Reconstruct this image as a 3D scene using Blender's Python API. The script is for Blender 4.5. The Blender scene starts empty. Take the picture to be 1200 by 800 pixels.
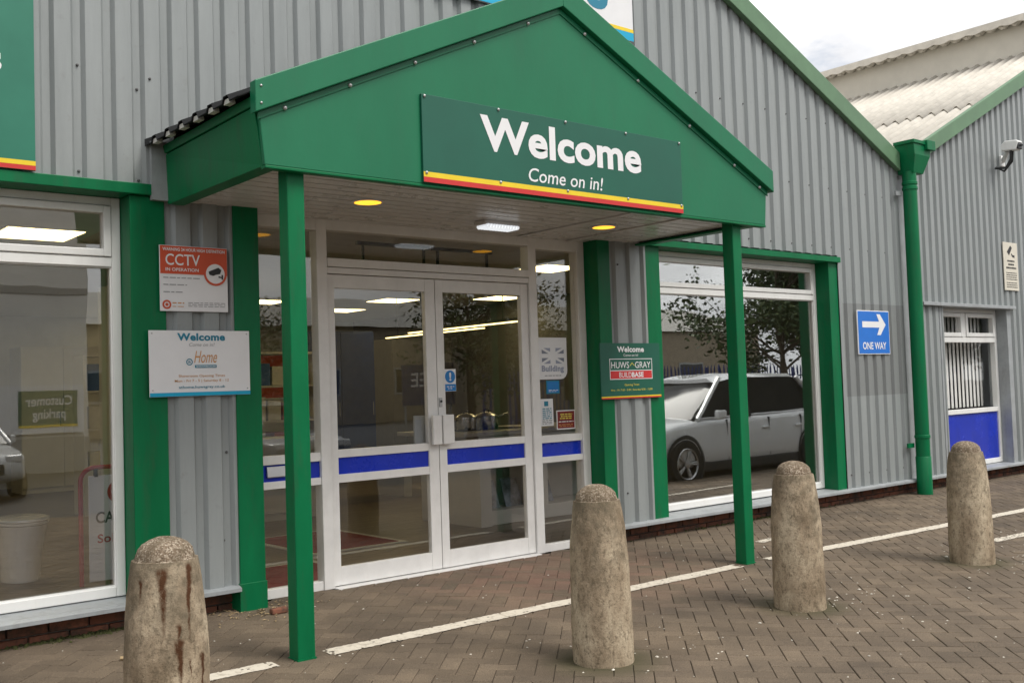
import bpy, bmesh, math, random
import numpy as np
from mathutils import Vector, Matrix, noise
random.seed(7); rng = np.random.default_rng(7)
R = math.radians
sc = bpy.context.scene
COL = sc.collection

# ------------------------------------------------------------------ camera
YAW, PITCH, ROLL, FPX = 0.695884, 0.0439629, -0.0333654, 1217.68
CAM = Vector((0, 0, 1.35))
_f = Vector((math.sin(YAW)*math.cos(PITCH), math.cos(YAW)*math.cos(PITCH), math.sin(PITCH)))
_r = Vector((math.cos(YAW), -math.sin(YAW), 0)); _u = _r.cross(_f)
_c, _s = math.cos(ROLL), math.sin(ROLL)
CR, CU = _c*_r + _s*_u, -_s*_r + _c*_u
cd = bpy.data.cameras.new('camera'); cam = bpy.data.objects.new('camera', cd); COL.objects.link(cam)
cam.matrix_world = Matrix(((CR.x, CU.x, -_f.x, CAM.x), (CR.y, CU.y, -_f.y, CAM.y), (CR.z, CU.z, -_f.z, CAM.z), (0, 0, 0, 1)))
cd.sensor_width = 36; cd.lens = FPX/1200*36; cd.clip_end = 1000; cd.clip_start = .05
sc.camera = cam

# ------------------------------------------------------------------ world, sun, exposure
SUN_EL, SUN_AZ = 54, 160          # azimuth measured clockwise from +y (the wall side); the sun stands behind the camera
w = bpy.data.worlds.new('World'); sc.world = w; w.use_nodes = True
nt = w.node_tree; N = nt.nodes; L = nt.links
for n in list(N): N.remove(n)
out = N.new('ShaderNodeOutputWorld'); mix = N.new('ShaderNodeMixShader')
b1 = N.new('ShaderNodeBackground'); b2 = N.new('ShaderNodeBackground')
sky = N.new('ShaderNodeTexSky'); sky.sky_type = 'NISHITA'; sky.sun_disc = False
sky.sun_elevation = R(SUN_EL); sky.sun_rotation = R(SUN_AZ); sky.air_density = 1.0; sky.dust_density = 1.5
b1.inputs['Strength'].default_value = 0.07
L.new(sky.outputs[0], b1.inputs['Color'])
tc = N.new('ShaderNodeTexCoord')
mp = N.new('ShaderNodeMapping'); mp.inputs['Scale'].default_value = (1, 1, 2.6); mp.inputs['Location'].default_value = (2.546, 3.352, .618)
L.new(tc.outputs['Generated'], mp.inputs['Vector'])
n1 = N.new('ShaderNodeTexNoise'); n1.inputs['Scale'].default_value = 2.6; n1.inputs['Detail'].default_value = 7; n1.inputs['Roughness'].default_value = .56
L.new(mp.outputs[0], n1.inputs['Vector'])
r1 = N.new('ShaderNodeValToRGB'); r1.color_ramp.elements[0].position = .27; r1.color_ramp.elements[1].position = .37
L.new(n1.outputs['Fac'], r1.inputs['Fac'])
n2 = N.new('ShaderNodeTexNoise'); n2.inputs['Scale'].default_value = 4.5; n2.inputs['Detail'].default_value = 6
L.new(mp.outputs[0], n2.inputs['Vector'])
r2 = N.new('ShaderNodeValToRGB'); e = r2.color_ramp.elements
e[0].position = .3; e[0].color = (.50, .505, .53, 1); e[1].position = .66; e[1].color = (.98, .98, .98, 1)
L.new(n2.outputs['Fac'], r2.inputs['Fac']); L.new(r2.outputs[0], b2.inputs['Color']); b2.inputs['Strength'].default_value = .74
L.new(r1.outputs[0], mix.inputs[0]); L.new(b1.outputs[0], mix.inputs[1]); L.new(b2.outputs[0], mix.inputs[2]); L.new(mix.outputs[0], out.inputs[0])
sd = bpy.data.lights.new('sun', 'SUN'); sd.energy = 1.4; sd.angle = R(26); sd.color = (1, .955, .89)
sun = bpy.data.objects.new('sun', sd); COL.objects.link(sun); sun.location = (0, -5, 20)
_d = Vector((math.sin(R(SUN_AZ))*math.cos(R(SUN_EL)), math.cos(R(SUN_AZ))*math.cos(R(SUN_EL)), math.sin(R(SUN_EL))))
sun.rotation_euler = (-_d).to_track_quat('-Z', 'Y').to_euler()
vs = sc.view_settings; vs.view_transform = 'Standard'; vs.look = 'None'; vs.gamma = 1; vs.use_curve_mapping = False; vs.exposure = 1.0
sc.cycles.max_bounces = 5; sc.cycles.diffuse_bounces = 2; sc.cycles.transmission_bounces = 2; sc.cycles.transparent_max_bounces = 12; sc.cycles.glossy_bounces = 3
sc.cycles.use_denoising = True; sc.cycles.caustics_reflective = False; sc.cycles.caustics_refractive = False

# ------------------------------------------------------------------ materials
MATS = {}
def s2l(c): return tuple(((x/255)/12.92 if x/255 <= .04045 else ((x/255+.055)/1.055)**2.4) for x in c)
def nodes(name):
    m = bpy.data.materials.new(name); m.use_nodes = True; MATS[name] = m
    t = m.node_tree; return m, t.nodes, t.links, t.nodes['Principled BSDF']
def pm(name, col, rough=.5, var=.12, scale=6., bump=0., bscale=60., metal=0., stretch=(1, 1, 1), spec=.5, coat=0., emit=0., grime=None):
    """plain procedural material: base colour broken up by two noises in world space"""
    m, N, L, P = nodes(name)
    g = N.new('ShaderNodeNewGeometry'); mp = N.new('ShaderNodeMapping'); mp.inputs['Scale'].default_value = stretch
    L.new(g.outputs['Position'], mp.inputs['Vector'])
    n = N.new('ShaderNodeTexNoise'); n.inputs['Scale'].default_value = scale; n.inputs['Detail'].default_value = 6; n.inputs['Roughness'].default_value = .62
    L.new(mp.outputs[0], n.inputs['Vector'])
    cr = N.new('ShaderNodeValToRGB'); e = cr.color_ramp.elements
    e[0].position = .3; e[1].position = .72
    e[0].color = tuple(max(0, c*(1-var)) for c in col)+(1,); e[1].color = tuple(min(1, c*(1+var)) for c in col)+(1,)
    L.new(n.outputs['Fac'], cr.inputs['Fac']); L.new(cr.outputs[0], P.inputs['Base Color'])
    if grime:      # thin dirt runs and scuffs
        gm = N.new('ShaderNodeMapping'); gm.inputs['Scale'].default_value = (9, 9, 1.6); L.new(g.outputs['Position'], gm.inputs['Vector'])
        gn = N.new('ShaderNodeTexNoise'); gn.inputs['Scale'].default_value = 1.7; gn.inputs['Detail'].default_value = 9; gn.inputs['Roughness'].default_value = .72; L.new(gm.outputs[0], gn.inputs['Vector'])
        gr = N.new('ShaderNodeMapRange'); gr.inputs['From Min'].default_value = .52; gr.inputs['From Max'].default_value = .74; gr.inputs['To Max'].default_value = grime[1]; L.new(gn.outputs['Fac'], gr.inputs['Value'])
        gx = N.new('ShaderNodeMix'); gx.data_type = 'RGBA'; L.new(gr.outputs[0], gx.inputs[0]); L.new(cr.outputs[0], gx.inputs[6]); gx.inputs[7].default_value = tuple(grime[0])+(1,); L.new(gx.outputs[2], P.inputs['Base Color'])
    mr = N.new('ShaderNodeMapRange'); mr.inputs['To Min'].default_value = max(0.02, rough-.08); mr.inputs['To Max'].default_value = min(1, rough+.1)
    L.new(n.outputs['Fac'], mr.inputs['Value']); L.new(mr.outputs[0], P.inputs['Roughness'])
    P.inputs['Metallic'].default_value = metal; P.inputs['Specular IOR Level'].default_value = spec
    P.inputs['Coat Weight'].default_value = coat
    if emit:
        P.inputs['Emission Color'].default_value = tuple(col)+(1,); P.inputs['Emission Strength'].default_value = emit
    if bump:
        nb = N.new('ShaderNodeTexNoise'); nb.inputs['Scale'].default_value = bscale; nb.inputs['Detail'].default_value = 4
        L.new(g.outputs['Position'], nb.inputs['Vector'])
        b = N.new('ShaderNodeBump'); b.inputs['Strength'].default_value = bump; b.inputs['Distance'].default_value = .01
        L.new(nb.outputs['Fac'], b.inputs['Height']); L.new(b.outputs[0], P.inputs['Normal'])
    return m
def math_node(N, op, a=None, b=None):
    n = N.new('ShaderNodeMath'); n.operation = op
    if a is not None: n.inputs[0].default_value = a
    if b is not None: n.inputs[1].default_value = b
    return n
def glass(name, f0=.055, tint=(1, 1, 1)):
    m = bpy.data.materials.new(name); m.use_nodes = True; MATS[name] = m; N = m.node_tree.nodes; L = m.node_tree.links
    N.remove(N['Principled BSDF']); o = N['Material Output']
    g = N.new('ShaderNodeNewGeometry'); d = N.new('ShaderNodeVectorMath'); d.operation = 'DOT_PRODUCT'
    L.new(g.outputs['Normal'], d.inputs[0]); L.new(g.outputs['Incoming'], d.inputs[1])
    a = math_node(N, 'ABSOLUTE'); L.new(d.outputs['Value'], a.inputs[0])
    s = math_node(N, 'SUBTRACT', 1); L.new(a.outputs[0], s.inputs[1])
    p = math_node(N, 'POWER', None, 5); L.new(s.outputs[0], p.inputs[0])
    k = math_node(N, 'MULTIPLY_ADD', None, 1-f0); L.new(p.outputs[0], k.inputs[0]); k.inputs[2].default_value = f0
    t = N.new('ShaderNodeBsdfTransparent'); t.inputs[0].default_value = tint+(1,)
    gl = N.new('ShaderNodeBsdfGlossy'); gl.inputs['Roughness'].default_value = 0.0; gl.inputs['Color'].default_value = (.95, .97, .96, 1)
    # a faint waviness of the pane
    nz = N.new('ShaderNodeTexNoise'); nz.inputs['Scale'].default_value = 1.4; L.new(g.outputs['Position'], nz.inputs['Vector'])
    b = N.new('ShaderNodeBump'); b.inputs['Strength'].default_value = .05; b.inputs['Distance'].default_value = .02
    L.new(nz.outputs['Fac'], b.inputs['Height']); L.new(b.outputs[0], gl.inputs['Normal'])
    x = N.new('ShaderNodeMixShader'); L.new(k.outputs[0], x.inputs[0]); L.new(t.outputs[0], x.inputs[1]); L.new(gl.outputs[0], x.inputs[2])
    L.new(x.outputs[0], o.inputs[0]); return m
def emis(name, col, s):
    m = bpy.data.materials.new(name); m.use_nodes = True; MATS[name] = m; N = m.node_tree.nodes; L = m.node_tree.links
    P = N['Principled BSDF']; P.inputs['Base Color'].default_value = (.8, .8, .8, 1)
    P.inputs['Emission Color'].default_value = col+(1,); P.inputs['Emission Strength'].default_value = s; return m

GREEN = (.0, .142, .050)
pm('green_paint', GREEN, .42, .16, 2.5, .06, 30, spec=.25, stretch=(2, 2, .5), grime=((.035, .085, .045), .5))
pm('green_panel', (.007, .160, .072), .42, .09, 1.8, .05, 25, spec=.4, stretch=(1.5, 1, .6), grime=((.03, .13, .07), .25))
pm('faded_green', (.115, .215, .12), .5, .14, 4)
pm('sign_green', (.006, .105, .066), .45, .08, 3)
pm('banner_green', (.02, .18, .115), .42, .08, 3)
pm('white_pvc', (.82, .82, .80), .33, .05, 5, stretch=(1, 1, .5), grime=((.52, .49, .43), .16))
pm('white_alu', (.80, .79, .77), .36, .07, 5, grime=((.5, .47, .42), .18))
pm('soffit_plank', (.66, .65, .64), .28, .06, 6)
pm('sign_white', (.80, .80, .81), .4, .03, 5)
pm('lettering_white', (.82, .82, .83), .4, .02)
pm('lettering_black', (.02, .02, .022), .5, .1)
pm('lettering_grey', (.33, .33, .34), .5, .05)
pm('lettering_teal', (.015, .21, .32), .5, .05)
pm('lettering_orange', (.62, .30, .10), .5, .05)
pm('lettering_yellow', (.72, .62, .10), .5, .05)
pm('stripe_yellow', (.85, .62, .02), .45, .06)
pm('stripe_red', (.60, .03, .03), .45, .06)
pm('sign_orange', (.62, .085, .03), .45, .06)
pm('sign_blue', (.02, .17, .62), .42, .06)
pm('cyan', (.0, .38, .62), .45, .05)
pm('sticker_blue', (.01, .20, .55), .45, .05)
pm('flag_grey', (.22, .24, .30), .5, .05)
pm('flag_lilac', (.33, .36, .46), .5, .05)
pm('maroon', (.20, .01, .012), .45, .05)
pm('cream_board', (.68, .64, .54), .5, .05)
pm('panel_blue', (.006, .03, .46), .25, .16, 3, coat=.4, grime=((.05, .07, .30), .3))
pm('grey_trim', (.33, .35, .36), .42, .14, 5, grime=((.17, .16, .14), .5))
pm('dark_metal', (.02, .021, .022), .4, .1)
pm('screw', (.5, .5, .5), .35, .1, metal=.6)
pm('dark_screw', (.10, .10, .10), .5, .1)
pm('steel', (.55, .55, .56), .22, .05, metal=1.)
pm('black_sheet', (.018, .019, .02), .8, .2, 8, spec=.15)
pm('roof_cream', (.58, .545, .48), .85, .16, 5, .25, 40)
pm('wall_cream', (.56, .53, .46), .8, .08, 3)
pm('mortar', (.16, .14, .12), .95, .3, 20, .6, 90)
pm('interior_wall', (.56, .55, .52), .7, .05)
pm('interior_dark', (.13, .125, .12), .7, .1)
pm('ceiling_tile', (.62, .61, .58), .8, .06, 8)
pm('worktop', (.42, .38, .33), .35, .12, 9)
pm('cabinet', (.62, .60, .56), .4, .04)
pm('bench_wood', (.36, .20, .085), .45, .25, 4, stretch=(1, 8, 8))
pm('display_blue', (.012, .03, .13), .4, .15)
pm('mat_red', (.22, .016, .014), .95, .2, 40, .4, 200)
pm('porcelain', (.74, .72, .69), .12, .02, coat=.5)
pm('red_tube', (.42, .03, .035), .35, .06)
pm('blind', (.80, .80, .76), .7, .06)
pm('car_silver', (.86, .87, .88), .3, .03, metal=.05, coat=1.)
pm('car_white', (.78, .78, .78), .3, .03, coat=1.)
pm('car_grey', (.10, .105, .115), .3, .05, metal=.4, coat=1.)
pm('car_glass', (.012, .014, .016), .08, .05, spec=.25)
pm('tyre', (.018, .018, .018), .8, .2, 20)
pm('alloy', (.62, .62, .63), .3, .05, metal=.9)
pm('lamp_glass', (.7, .7, .7), .1, .05, coat=1.)
pm('car_red_lamp', (.4, .01, .01), .2, .05)
pm('shed_grey', (.36, .35, .32), .8, .10, 2)
pm('shed_cream', (.74, .72, .67), .8, .08, 2)
pm('far_brick', (.30, .25, .18), .85, .15, 3)
pm('palisade_blue', (.015, .04, .22), .5, .1)
pm('bark', (.09, .07, .05), .95, .3, 12, .8, 40)
pm('leaf_dark', (.035, .065, .018), .6, .45, 3)
pm('leaf_light', (.075, .11, .03), .6, .4, 3)
pm('dry_leaf', (.32, .17, .07), .8, .2, 30)
pm('stick', (.42, .31, .17), .8, .2, 30)
pm('moss', (.06, .065, .018), .95, .4, 30, .6, 150)
pm('grit', (.62, .58, .50), .9, .25, 30)
pm('jar', (.66, .64, .60), .3, .04)
pm('photo_print', (.18, .20, .24), .35, .9, 7)
emis('panel_light', (1., .80, .36), 2.7)
emis('strip_light', (1., .76, .30), 2.0)
emis('amber_lamp', (1., .42, .0), 1.0)
emis('bulkhead_diffuser', (.9, .95, 1.), .35)
glass('window_glass', .08); glass('showroom_glass', .145); glass('film_glass', .32)
glass('office_glass', .02)

def cladding_mat():
    m, N, L, P = nodes('cladding')
    g = N.new('ShaderNodeNewGeometry')
    mp = N.new('ShaderNodeMapping'); mp.inputs['Scale'].default_value = (5, 5, .55); L.new(g.outputs['Position'], mp.inputs['Vector'])
    n = N.new('ShaderNodeTexNoise'); n.inputs['Scale'].default_value = 2.2; n.inputs['Detail'].default_value = 7; n.inputs['Roughness'].default_value = .65
    L.new(mp.outputs[0], n.inputs['Vector'])
    cr = N.new('ShaderNodeValToRGB'); e = cr.color_ramp.elements
    e[0].position = .3; e[0].color = (.255, .276, .276, 1); e[1].position = .7; e[1].color = (.305, .328, .328, 1)
    L.new(n.outputs['Fac'], cr.inputs['Fac'])
    n2 = N.new('ShaderNodeTexNoise'); n2.inputs['Scale'].default_value = 11; n2.inputs['Detail'].default_value = 8; n2.inputs['Roughness'].default_value = .7
    L.new(g.outputs['Position'], n2.inputs['Vector'])
    r2 = N.new('ShaderNodeValToRGB'); r2.color_ramp.elements[0].position = .60; r2.color_ramp.elements[1].position = .74
    r2.color_ramp.elements[1].color = (.32, .32, .32, 1)
    L.new(n2.outputs['Fac'], r2.inputs['Fac'])
    mx = N.new('ShaderNodeMix'); mx.data_type = 'RGBA'; L.new(r2.outputs[0], mx.inputs[0]); L.new(cr.outputs[0], mx.inputs[6]); mx.inputs[7].default_value = (.19, .185, .17, 1)
    # overpainted, slightly darker patch beside the one way sign and scuffs low on the wall
    sx = N.new('ShaderNodeSeparateXYZ'); L.new(g.outputs['Position'], sx.inputs[0])
    def band(o, a, b):
        gr = math_node(N, 'GREATER_THAN', None, a); ls = math_node(N, 'LESS_THAN', None, b)
        L.new(o, gr.inputs[0]); L.new(o, ls.inputs[0]); q = math_node(N, 'MULTIPLY'); L.new(gr.outputs[0], q.inputs[0]); L.new(ls.outputs[0], q.inputs[1]); return q
    bx, bz = band(sx.outputs[0], 9.8, 11.05), band(sx.outputs[2], 1.13, 2.13)
    q = math_node(N, 'MULTIPLY'); L.new(bx.outputs[0], q.inputs[0]); L.new(bz.outputs[0], q.inputs[1])
    q2 = math_node(N, 'MULTIPLY', None, .55); L.new(q.outputs[0], q2.inputs[0])
    m2 = N.new('ShaderNodeMix'); m2.data_type = 'RGBA'; L.new(q2.outputs[0], m2.inputs[0]); L.new(mx.outputs[2], m2.inputs[6]); m2.inputs[7].default_value = (.17, .175, .172, 1)
    L.new(m2.outputs[2], P.inputs['Base Color'])
    P.inputs['Roughness'].default_value = .42; P.inputs['Specular IOR Level'].default_value = .5
    b = N.new('ShaderNodeBump'); b.inputs['Strength'].default_value = .12; b.inputs['Distance'].default_value = .01; L.new(n2.outputs['Fac'], b.inputs['Height']); L.new(b.outputs[0], P.inputs['Normal'])
cladding_mat()

BOLL = [(1.50, 3.87), (3.785, 3.881), (5.494, 3.881), (7.62, 3.843)]
def paver_mat():
    m, N, L, P = nodes('paver')
    g = N.new('ShaderNodeNewGeometry'); at = N.new('ShaderNodeAttribute'); at.attribute_name = 'tone'; oi = N.new('ShaderNodeObjectInfo')
    ad = math_node(N, 'ADD'); L.new(at.outputs['Fac'], ad.inputs[0]); L.new(oi.outputs['Random'], ad.inputs[1])
    fr = math_node(N, 'FRACT'); L.new(ad.outputs[0], fr.inputs[0])
    cr = N.new('ShaderNodeValToRGB'); e = cr.color_ramp.elements
    e[0].position = 0; e[0].color = (.128, .100, .072, 1); e[1].position = 1; e[1].color = (.176, .138, .100, 1)
    x = e.new(.35); x.color = (.142, .111, .081, 1); x = e.new(.75); x.color = (.158, .124, .090, 1)
    L.new(fr.outputs[0], cr.inputs['Fac'])
    # speckle of the concrete
    n1 = N.new('ShaderNodeTexNoise'); n1.inputs['Scale'].default_value = 210; n1.inputs['Detail'].default_value = 3; L.new(g.outputs['Position'], n1.inputs['Vector'])
    r1 = N.new('ShaderNodeValToRGB'); r1.color_ramp.elements[0].position = .35; r1.color_ramp.elements[0].color = (.62, .62, .62, 1); r1.color_ramp.elements[1].position = .68; r1.color_ramp.elements[1].color = (1.45, 1.42, 1.38, 1)
    L.new(n1.outputs['Fac'], r1.inputs['Fac'])
    m1 = N.new('ShaderNodeMix'); m1.data_type = 'RGBA'; m1.blend_type = 'MULTIPLY'; m1.inputs[0].default_value = 1; L.new(cr.outputs[0], m1.inputs[6]); L.new(r1.outputs[0], m1.inputs[7])
    # broad dirt
    n2 = N.new('ShaderNodeTexNoise'); n2.inputs['Scale'].default_value = 1.3; n2.inputs['Detail'].default_value = 8; n2.inputs['Roughness'].default_value = .62; L.new(g.outputs['Position'], n2.inputs['Vector'])
    r2 = N.new('ShaderNodeValToRGB'); r2.color_ramp.elements[0].position = .33; r2.color_ramp.elements[0].color = (.66, .66, .67, 1); r2.color_ramp.elements[1].position = .68; r2.color_ramp.elements[1].color = (1.22, 1.2, 1.16, 1)
    L.new(n2.outputs['Fac'], r2.inputs['Fac'])
    m2 = N.new('ShaderNodeMix'); m2.data_type = 'RGBA'; m2.blend_type = 'MULTIPLY'; m2.inputs[0].default_value = 1; L.new(m1.outputs[2], m2.inputs[6]); L.new(r2.outputs[0], m2.inputs[7])
    # the cleaner, redder blocks in front of the doors
    vd = N.new('ShaderNodeVectorMath'); vd.operation = 'DISTANCE'; L.new(g.outputs['Position'], vd.inputs[0]); vd.inputs[1].default_value = (5.1, 5.75, 0)
    mr = N.new('ShaderNodeMapRange'); mr.inputs['From Min'].default_value = .3; mr.inputs['From Max'].default_value = 1.5; mr.inputs['To Min'].default_value = .38; mr.inputs['To Max'].default_value = 0
    L.new(vd.outputs['Value'], mr.inputs['Value'])
    k = math_node(N, 'MULTIPLY'); L.new(mr.outputs[0], k.inputs[0]); L.new(fr.outputs[0], k.inputs[1])
    m3 = N.new('ShaderNodeMix'); m3.data_type = 'RGBA'; L.new(k.outputs[0], m3.inputs[0]); L.new(m2.outputs[2], m3.inputs[6]); m3.inputs[7].default_value = (.20, .075, .06, 1)
    # moss and grime at the feet of the bollards
    last = m3.outputs[2]
    for bx, by in BOLL[1:]:
        d = N.new('ShaderNodeVectorMath'); d.operation = 'DISTANCE'; L.new(g.outputs['Position'], d.inputs[0]); d.inputs[1].default_value = (bx, by, -.06)
        a = math_node(N, 'MULTIPLY_ADD', None, .22); L.new(n2.outputs['Fac'], a.inputs[0]); L.new(d.outputs['Value'], a.inputs[2])
        q = N.new('ShaderNodeMapRange'); q.inputs['From Min'].default_value = .26; q.inputs['From Max'].default_value = .46; q.inputs['To Min'].default_value = .75; q.inputs['To Max'].default_value = 0
        L.new(a.outputs[0], q.inputs['Value'])
        mm = N.new('ShaderNodeMix'); mm.data_type = 'RGBA'; L.new(q.outputs[0], mm.inputs[0]); L.new(last, mm.inputs[6]); mm.inputs[7].default_value = (.062, .058, .026, 1); last = mm.outputs[2]
    L.new(last, P.inputs['Base Color']); P.inputs['Roughness'].default_value = .82; P.inputs['Specular IOR Level'].default_value = .35
    b = N.new('ShaderNodeBump'); b.inputs['Strength'].default_value = .35; b.inputs['Distance'].default_value = .004; L.new(n1.outputs['Fac'], b.inputs['Height']); L.new(b.outputs[0], P.inputs['Normal'])
paver_mat()
def ground_mat():
    m, N, L, P = nodes('ground')
    g = N.new('ShaderNodeNewGeometry'); sx = N.new('ShaderNodeSeparateXYZ'); L.new(g.outputs['Position'], sx.inputs[0])
    n = N.new('ShaderNodeTexNoise'); n.inputs['Scale'].default_value = 90; n.inputs['Detail'].default_value = 6; L.new(g.outputs['Position'], n.inputs['Vector'])
    a = N.new('ShaderNodeValToRGB'); a.color_ramp.elements[0].color = (.03, .03, .031, 1); a.color_ramp.elements[1].color = (.085, .084, .082, 1); L.new(n.outputs['Fac'], a.inputs['Fac'])
    s = N.new('ShaderNodeValToRGB'); s.color_ramp.elements[0].color = (.045, .037, .026, 1); s.color_ramp.elements[1].color = (.11, .09, .064, 1); L.new(n.outputs['Fac'], s.inputs['Fac'])
    gt = math_node(N, 'GREATER_THAN', None, -2.0); L.new(sx.outputs[1], gt.inputs[0])
    mx = N.new('ShaderNodeMix'); mx.data_type = 'RGBA'; L.new(gt.outputs[0], mx.inputs[0]); L.new(a.outputs[0], mx.inputs[6]); L.new(s.outputs[0], mx.inputs[7])
    L.new(mx.outputs[2], P.inputs['Base Color']); P.inputs['Roughness'].default_value = .92
ground_mat()
def bollard_mat(name, rust):
    m, N, L, P = nodes(name)
    t = N.new('ShaderNodeTexCoord'); oi = N.new('ShaderNodeObjectInfo')
    of = N.new('ShaderNodeVectorMath'); of.operation = 'MULTIPLY_ADD'; of.inputs[1].default_value = (1, 1, 1)
    L.new(t.outputs['Object'], of.inputs[0]); cmb = N.new('ShaderNodeCombineXYZ'); L.new(oi.outputs['Random'], cmb.inputs[0]); L.new(oi.outputs['Random'], cmb.inputs[1])
    sc9 = N.new('ShaderNodeVectorMath'); sc9.operation = 'SCALE'; sc9.inputs['Scale'].default_value = 9; L.new(cmb.outputs[0], sc9.inputs[0]); L.new(sc9.outputs[0], of.inputs[2])
    def nse(s, d=6, r=.6, stretch=None):
        v = of.outputs[0]
        if stretch:
            mp = N.new('ShaderNodeMapping'); mp.inputs['Scale'].default_value = stretch; L.new(v, mp.inputs['Vector']); v = mp.outputs[0]
        n = N.new('ShaderNodeTexNoise'); n.inputs['Scale'].default_value = s; n.inputs['Detail'].default_value = d; n.inputs['Roughness'].default_value = r; L.new(v, n.inputs['Vector']); return n
    def ramp(o, stops):
        c = N.new('ShaderNodeValToRGB'); e = c.color_ramp.elements
        e[0].position, e[0].color = stops[0][0], stops[0][1]+(1,); e[1].position, e[1].color = stops[-1][0], stops[-1][1]+(1,)
        for p, k in stops[1:-1]: x = e.new(p); x.color = k+(1,)
        L.new(o, c.inputs['Fac']); return c
    def mixc(fac, a, b):
        x = N.new('ShaderNodeMix'); x.data_type = 'RGBA'; L.new(fac, x.inputs[0]); L.new(a, x.inputs[6])
        if isinstance(b, tuple): x.inputs[7].default_value = b+(1,)
        else: L.new(b, x.inputs[7])
        return x.outputs[2]
    base = ramp(nse(6, 8, .65, (1, 1, .5)).outputs['Fac'], [(.34, (.225, .170, .112)), (.5, (.385, .305, .212)), (.66, (.54, .45, .325))])
    sp = ramp(nse(42, 8, .75, (1, 1, .6)).outputs['Fac'], [(.50, (0, 0, 0)), (.66, (.8, .8, .8))])
    c = mixc(sp.outputs[0], base.outputs[0], (.12, .095, .062))
    s2 = ramp(nse(105, 4, .6).outputs['Fac'], [(.57, (0, 0, 0)), (.69, (.6, .6, .6))]); c = mixc(s2.outputs[0], c, (.07, .055, .038))
    sx = N.new('ShaderNodeSeparateXYZ'); L.new(t.outputs['Object'], sx.inputs[0])
    # dark lichen growth, heavier on the upper third
    hz = N.new('ShaderNodeMapRange'); hz.inputs['From Min'].default_value = .35; hz.inputs['From Max'].default_value = .9; L.new(sx.outputs[2], hz.inputs['Value'])
    nl = nse(9, 8, .7); k = math_node(N, 'MULTIPLY_ADD', None, .30); L.new(hz.outputs[0], k.inputs[0]); L.new(nl.outputs['Fac'], k.inputs[2])
    lr = ramp(k.outputs[0], [(.56, (0, 0, 0)), (.82, (.8, .8, .8))]); c = mixc(lr.outputs[0], c, (.12, .10, .068))
    # exposed aggregate in the domed top
    vo = N.new('ShaderNodeTexVoronoi'); vo.inputs['Scale'].default_value = 170; L.new(of.outputs[0], vo.inputs['Vector'])
    ag0 = ramp(vo.outputs['Color'], [(.1, (.11, .08, .055)), (.5, (.22, .165, .115)), (.85, (.48, .41, .32))]); agn = ramp(nse(16, 7, .7).outputs['Fac'], [(.42, (0, 0, 0)), (.62, (.8, .8, .8))])
    class _A: pass
    ag = _A(); ag.outputs = [mixc(agn.outputs[0], ag0.outputs[0], (.13, .10, .065))]
    gt = math_node(N, 'GREATER_THAN', None, .816); L.new(sx.outputs[2], gt.inputs[0]); c = mixc(gt.outputs[0], c, ag.outputs[0])
    if rust:
        # iron stains running down from the reinforcement: (angle offset x, top, bottom, half width)
        for ox, top, bot, hw in ((-.012, .80, .53, .022), (.078, .81, .50, .015), (.040, .60, .53, .013), (.042, .545, .33, .020), (.122, .48, .20, .008), (.080, .47, .39, .005), (-.09, .76, .66, .010)):
            g2 = N.new('ShaderNodeMapRange'); g2.inputs['From Min'].default_value = bot; g2.inputs['From Max'].default_value = bot+(top-bot)*.6; L.new(sx.outputs[2], g2.inputs['Value'])
            g3 = N.new('ShaderNodeMapRange'); g3.inputs['From Min'].default_value = top; g3.inputs['From Max'].default_value = top-.02; L.new(sx.outputs[2], g3.inputs['Value'])
            wob = nse(14, 5); wa = math_node(N, 'MULTIPLY_ADD', None, .03); L.new(wob.outputs['Fac'], wa.inputs[0])
            L.new(sx.outputs[0], wa.inputs[2]); d = math_node(N, 'SUBTRACT', None, ox+.015); L.new(wa.outputs[0], d.inputs[0]); a = math_node(N, 'ABSOLUTE'); L.new(d.outputs[0], a.inputs[0])
            tp = N.new('ShaderNodeMapRange'); tp.inputs['From Min'].default_value = bot; tp.inputs['From Max'].default_value = top; tp.inputs['To Min'].default_value = 3.2; tp.inputs['To Max'].default_value = 1; L.new(sx.outputs[2], tp.inputs['Value'])
            aw = math_node(N, 'MULTIPLY'); L.new(a.outputs[0], aw.inputs[0]); L.new(tp.outputs[0], aw.inputs[1])
            g4 = N.new('ShaderNodeMapRange'); g4.inputs['From Min'].default_value = hw*1.25; g4.inputs['From Max'].default_value = 0; L.new(aw.outputs[0], g4.inputs['Value'])
            q = math_node(N, 'MULTIPLY'); L.new(g2.outputs[0], q.inputs[0]); L.new(g3.outputs[0], q.inputs[1]); q2 = math_node(N, 'MULTIPLY'); L.new(q.outputs[0], q2.inputs[0]); L.new(g4.outputs[0], q2.inputs[1])
            rn = nse(38, 6, .75, (1, 1, .5)); rm = N.new('ShaderNodeMapRange'); rm.inputs['From Min'].default_value = .38; rm.inputs['From Max'].default_value = .56; rm.inputs['To Min'].default_value = .8; rm.inputs['To Max'].default_value = 2.2; L.new(rn.outputs['Fac'], rm.inputs['Value'])
            q3 = math_node(N, 'MULTIPLY'); q3.use_clamp = True; L.new(q2.outputs[0], q3.inputs[0]); L.new(rm.outputs[0], q3.inputs[1]); c = mixc(q3.outputs[0], c, (.078, .034, .015))
    L.new(c, P.inputs['Base Color']); P.inputs['Roughness'].default_value = .92; P.inputs['Specular IOR Level'].default_value = .25
    nb = nse(70, 6, .7); b = N.new('ShaderNodeBump'); b.inputs['Strength'].default_value = .8; b.inputs['Distance'].default_value = .006; L.new(nb.outputs['Fac'], b.inputs['Height']); L.new(b.outputs[0], P.inputs['Normal'])
bollard_mat('concrete', False); bollard_mat('rusty_concrete', True)
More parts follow.
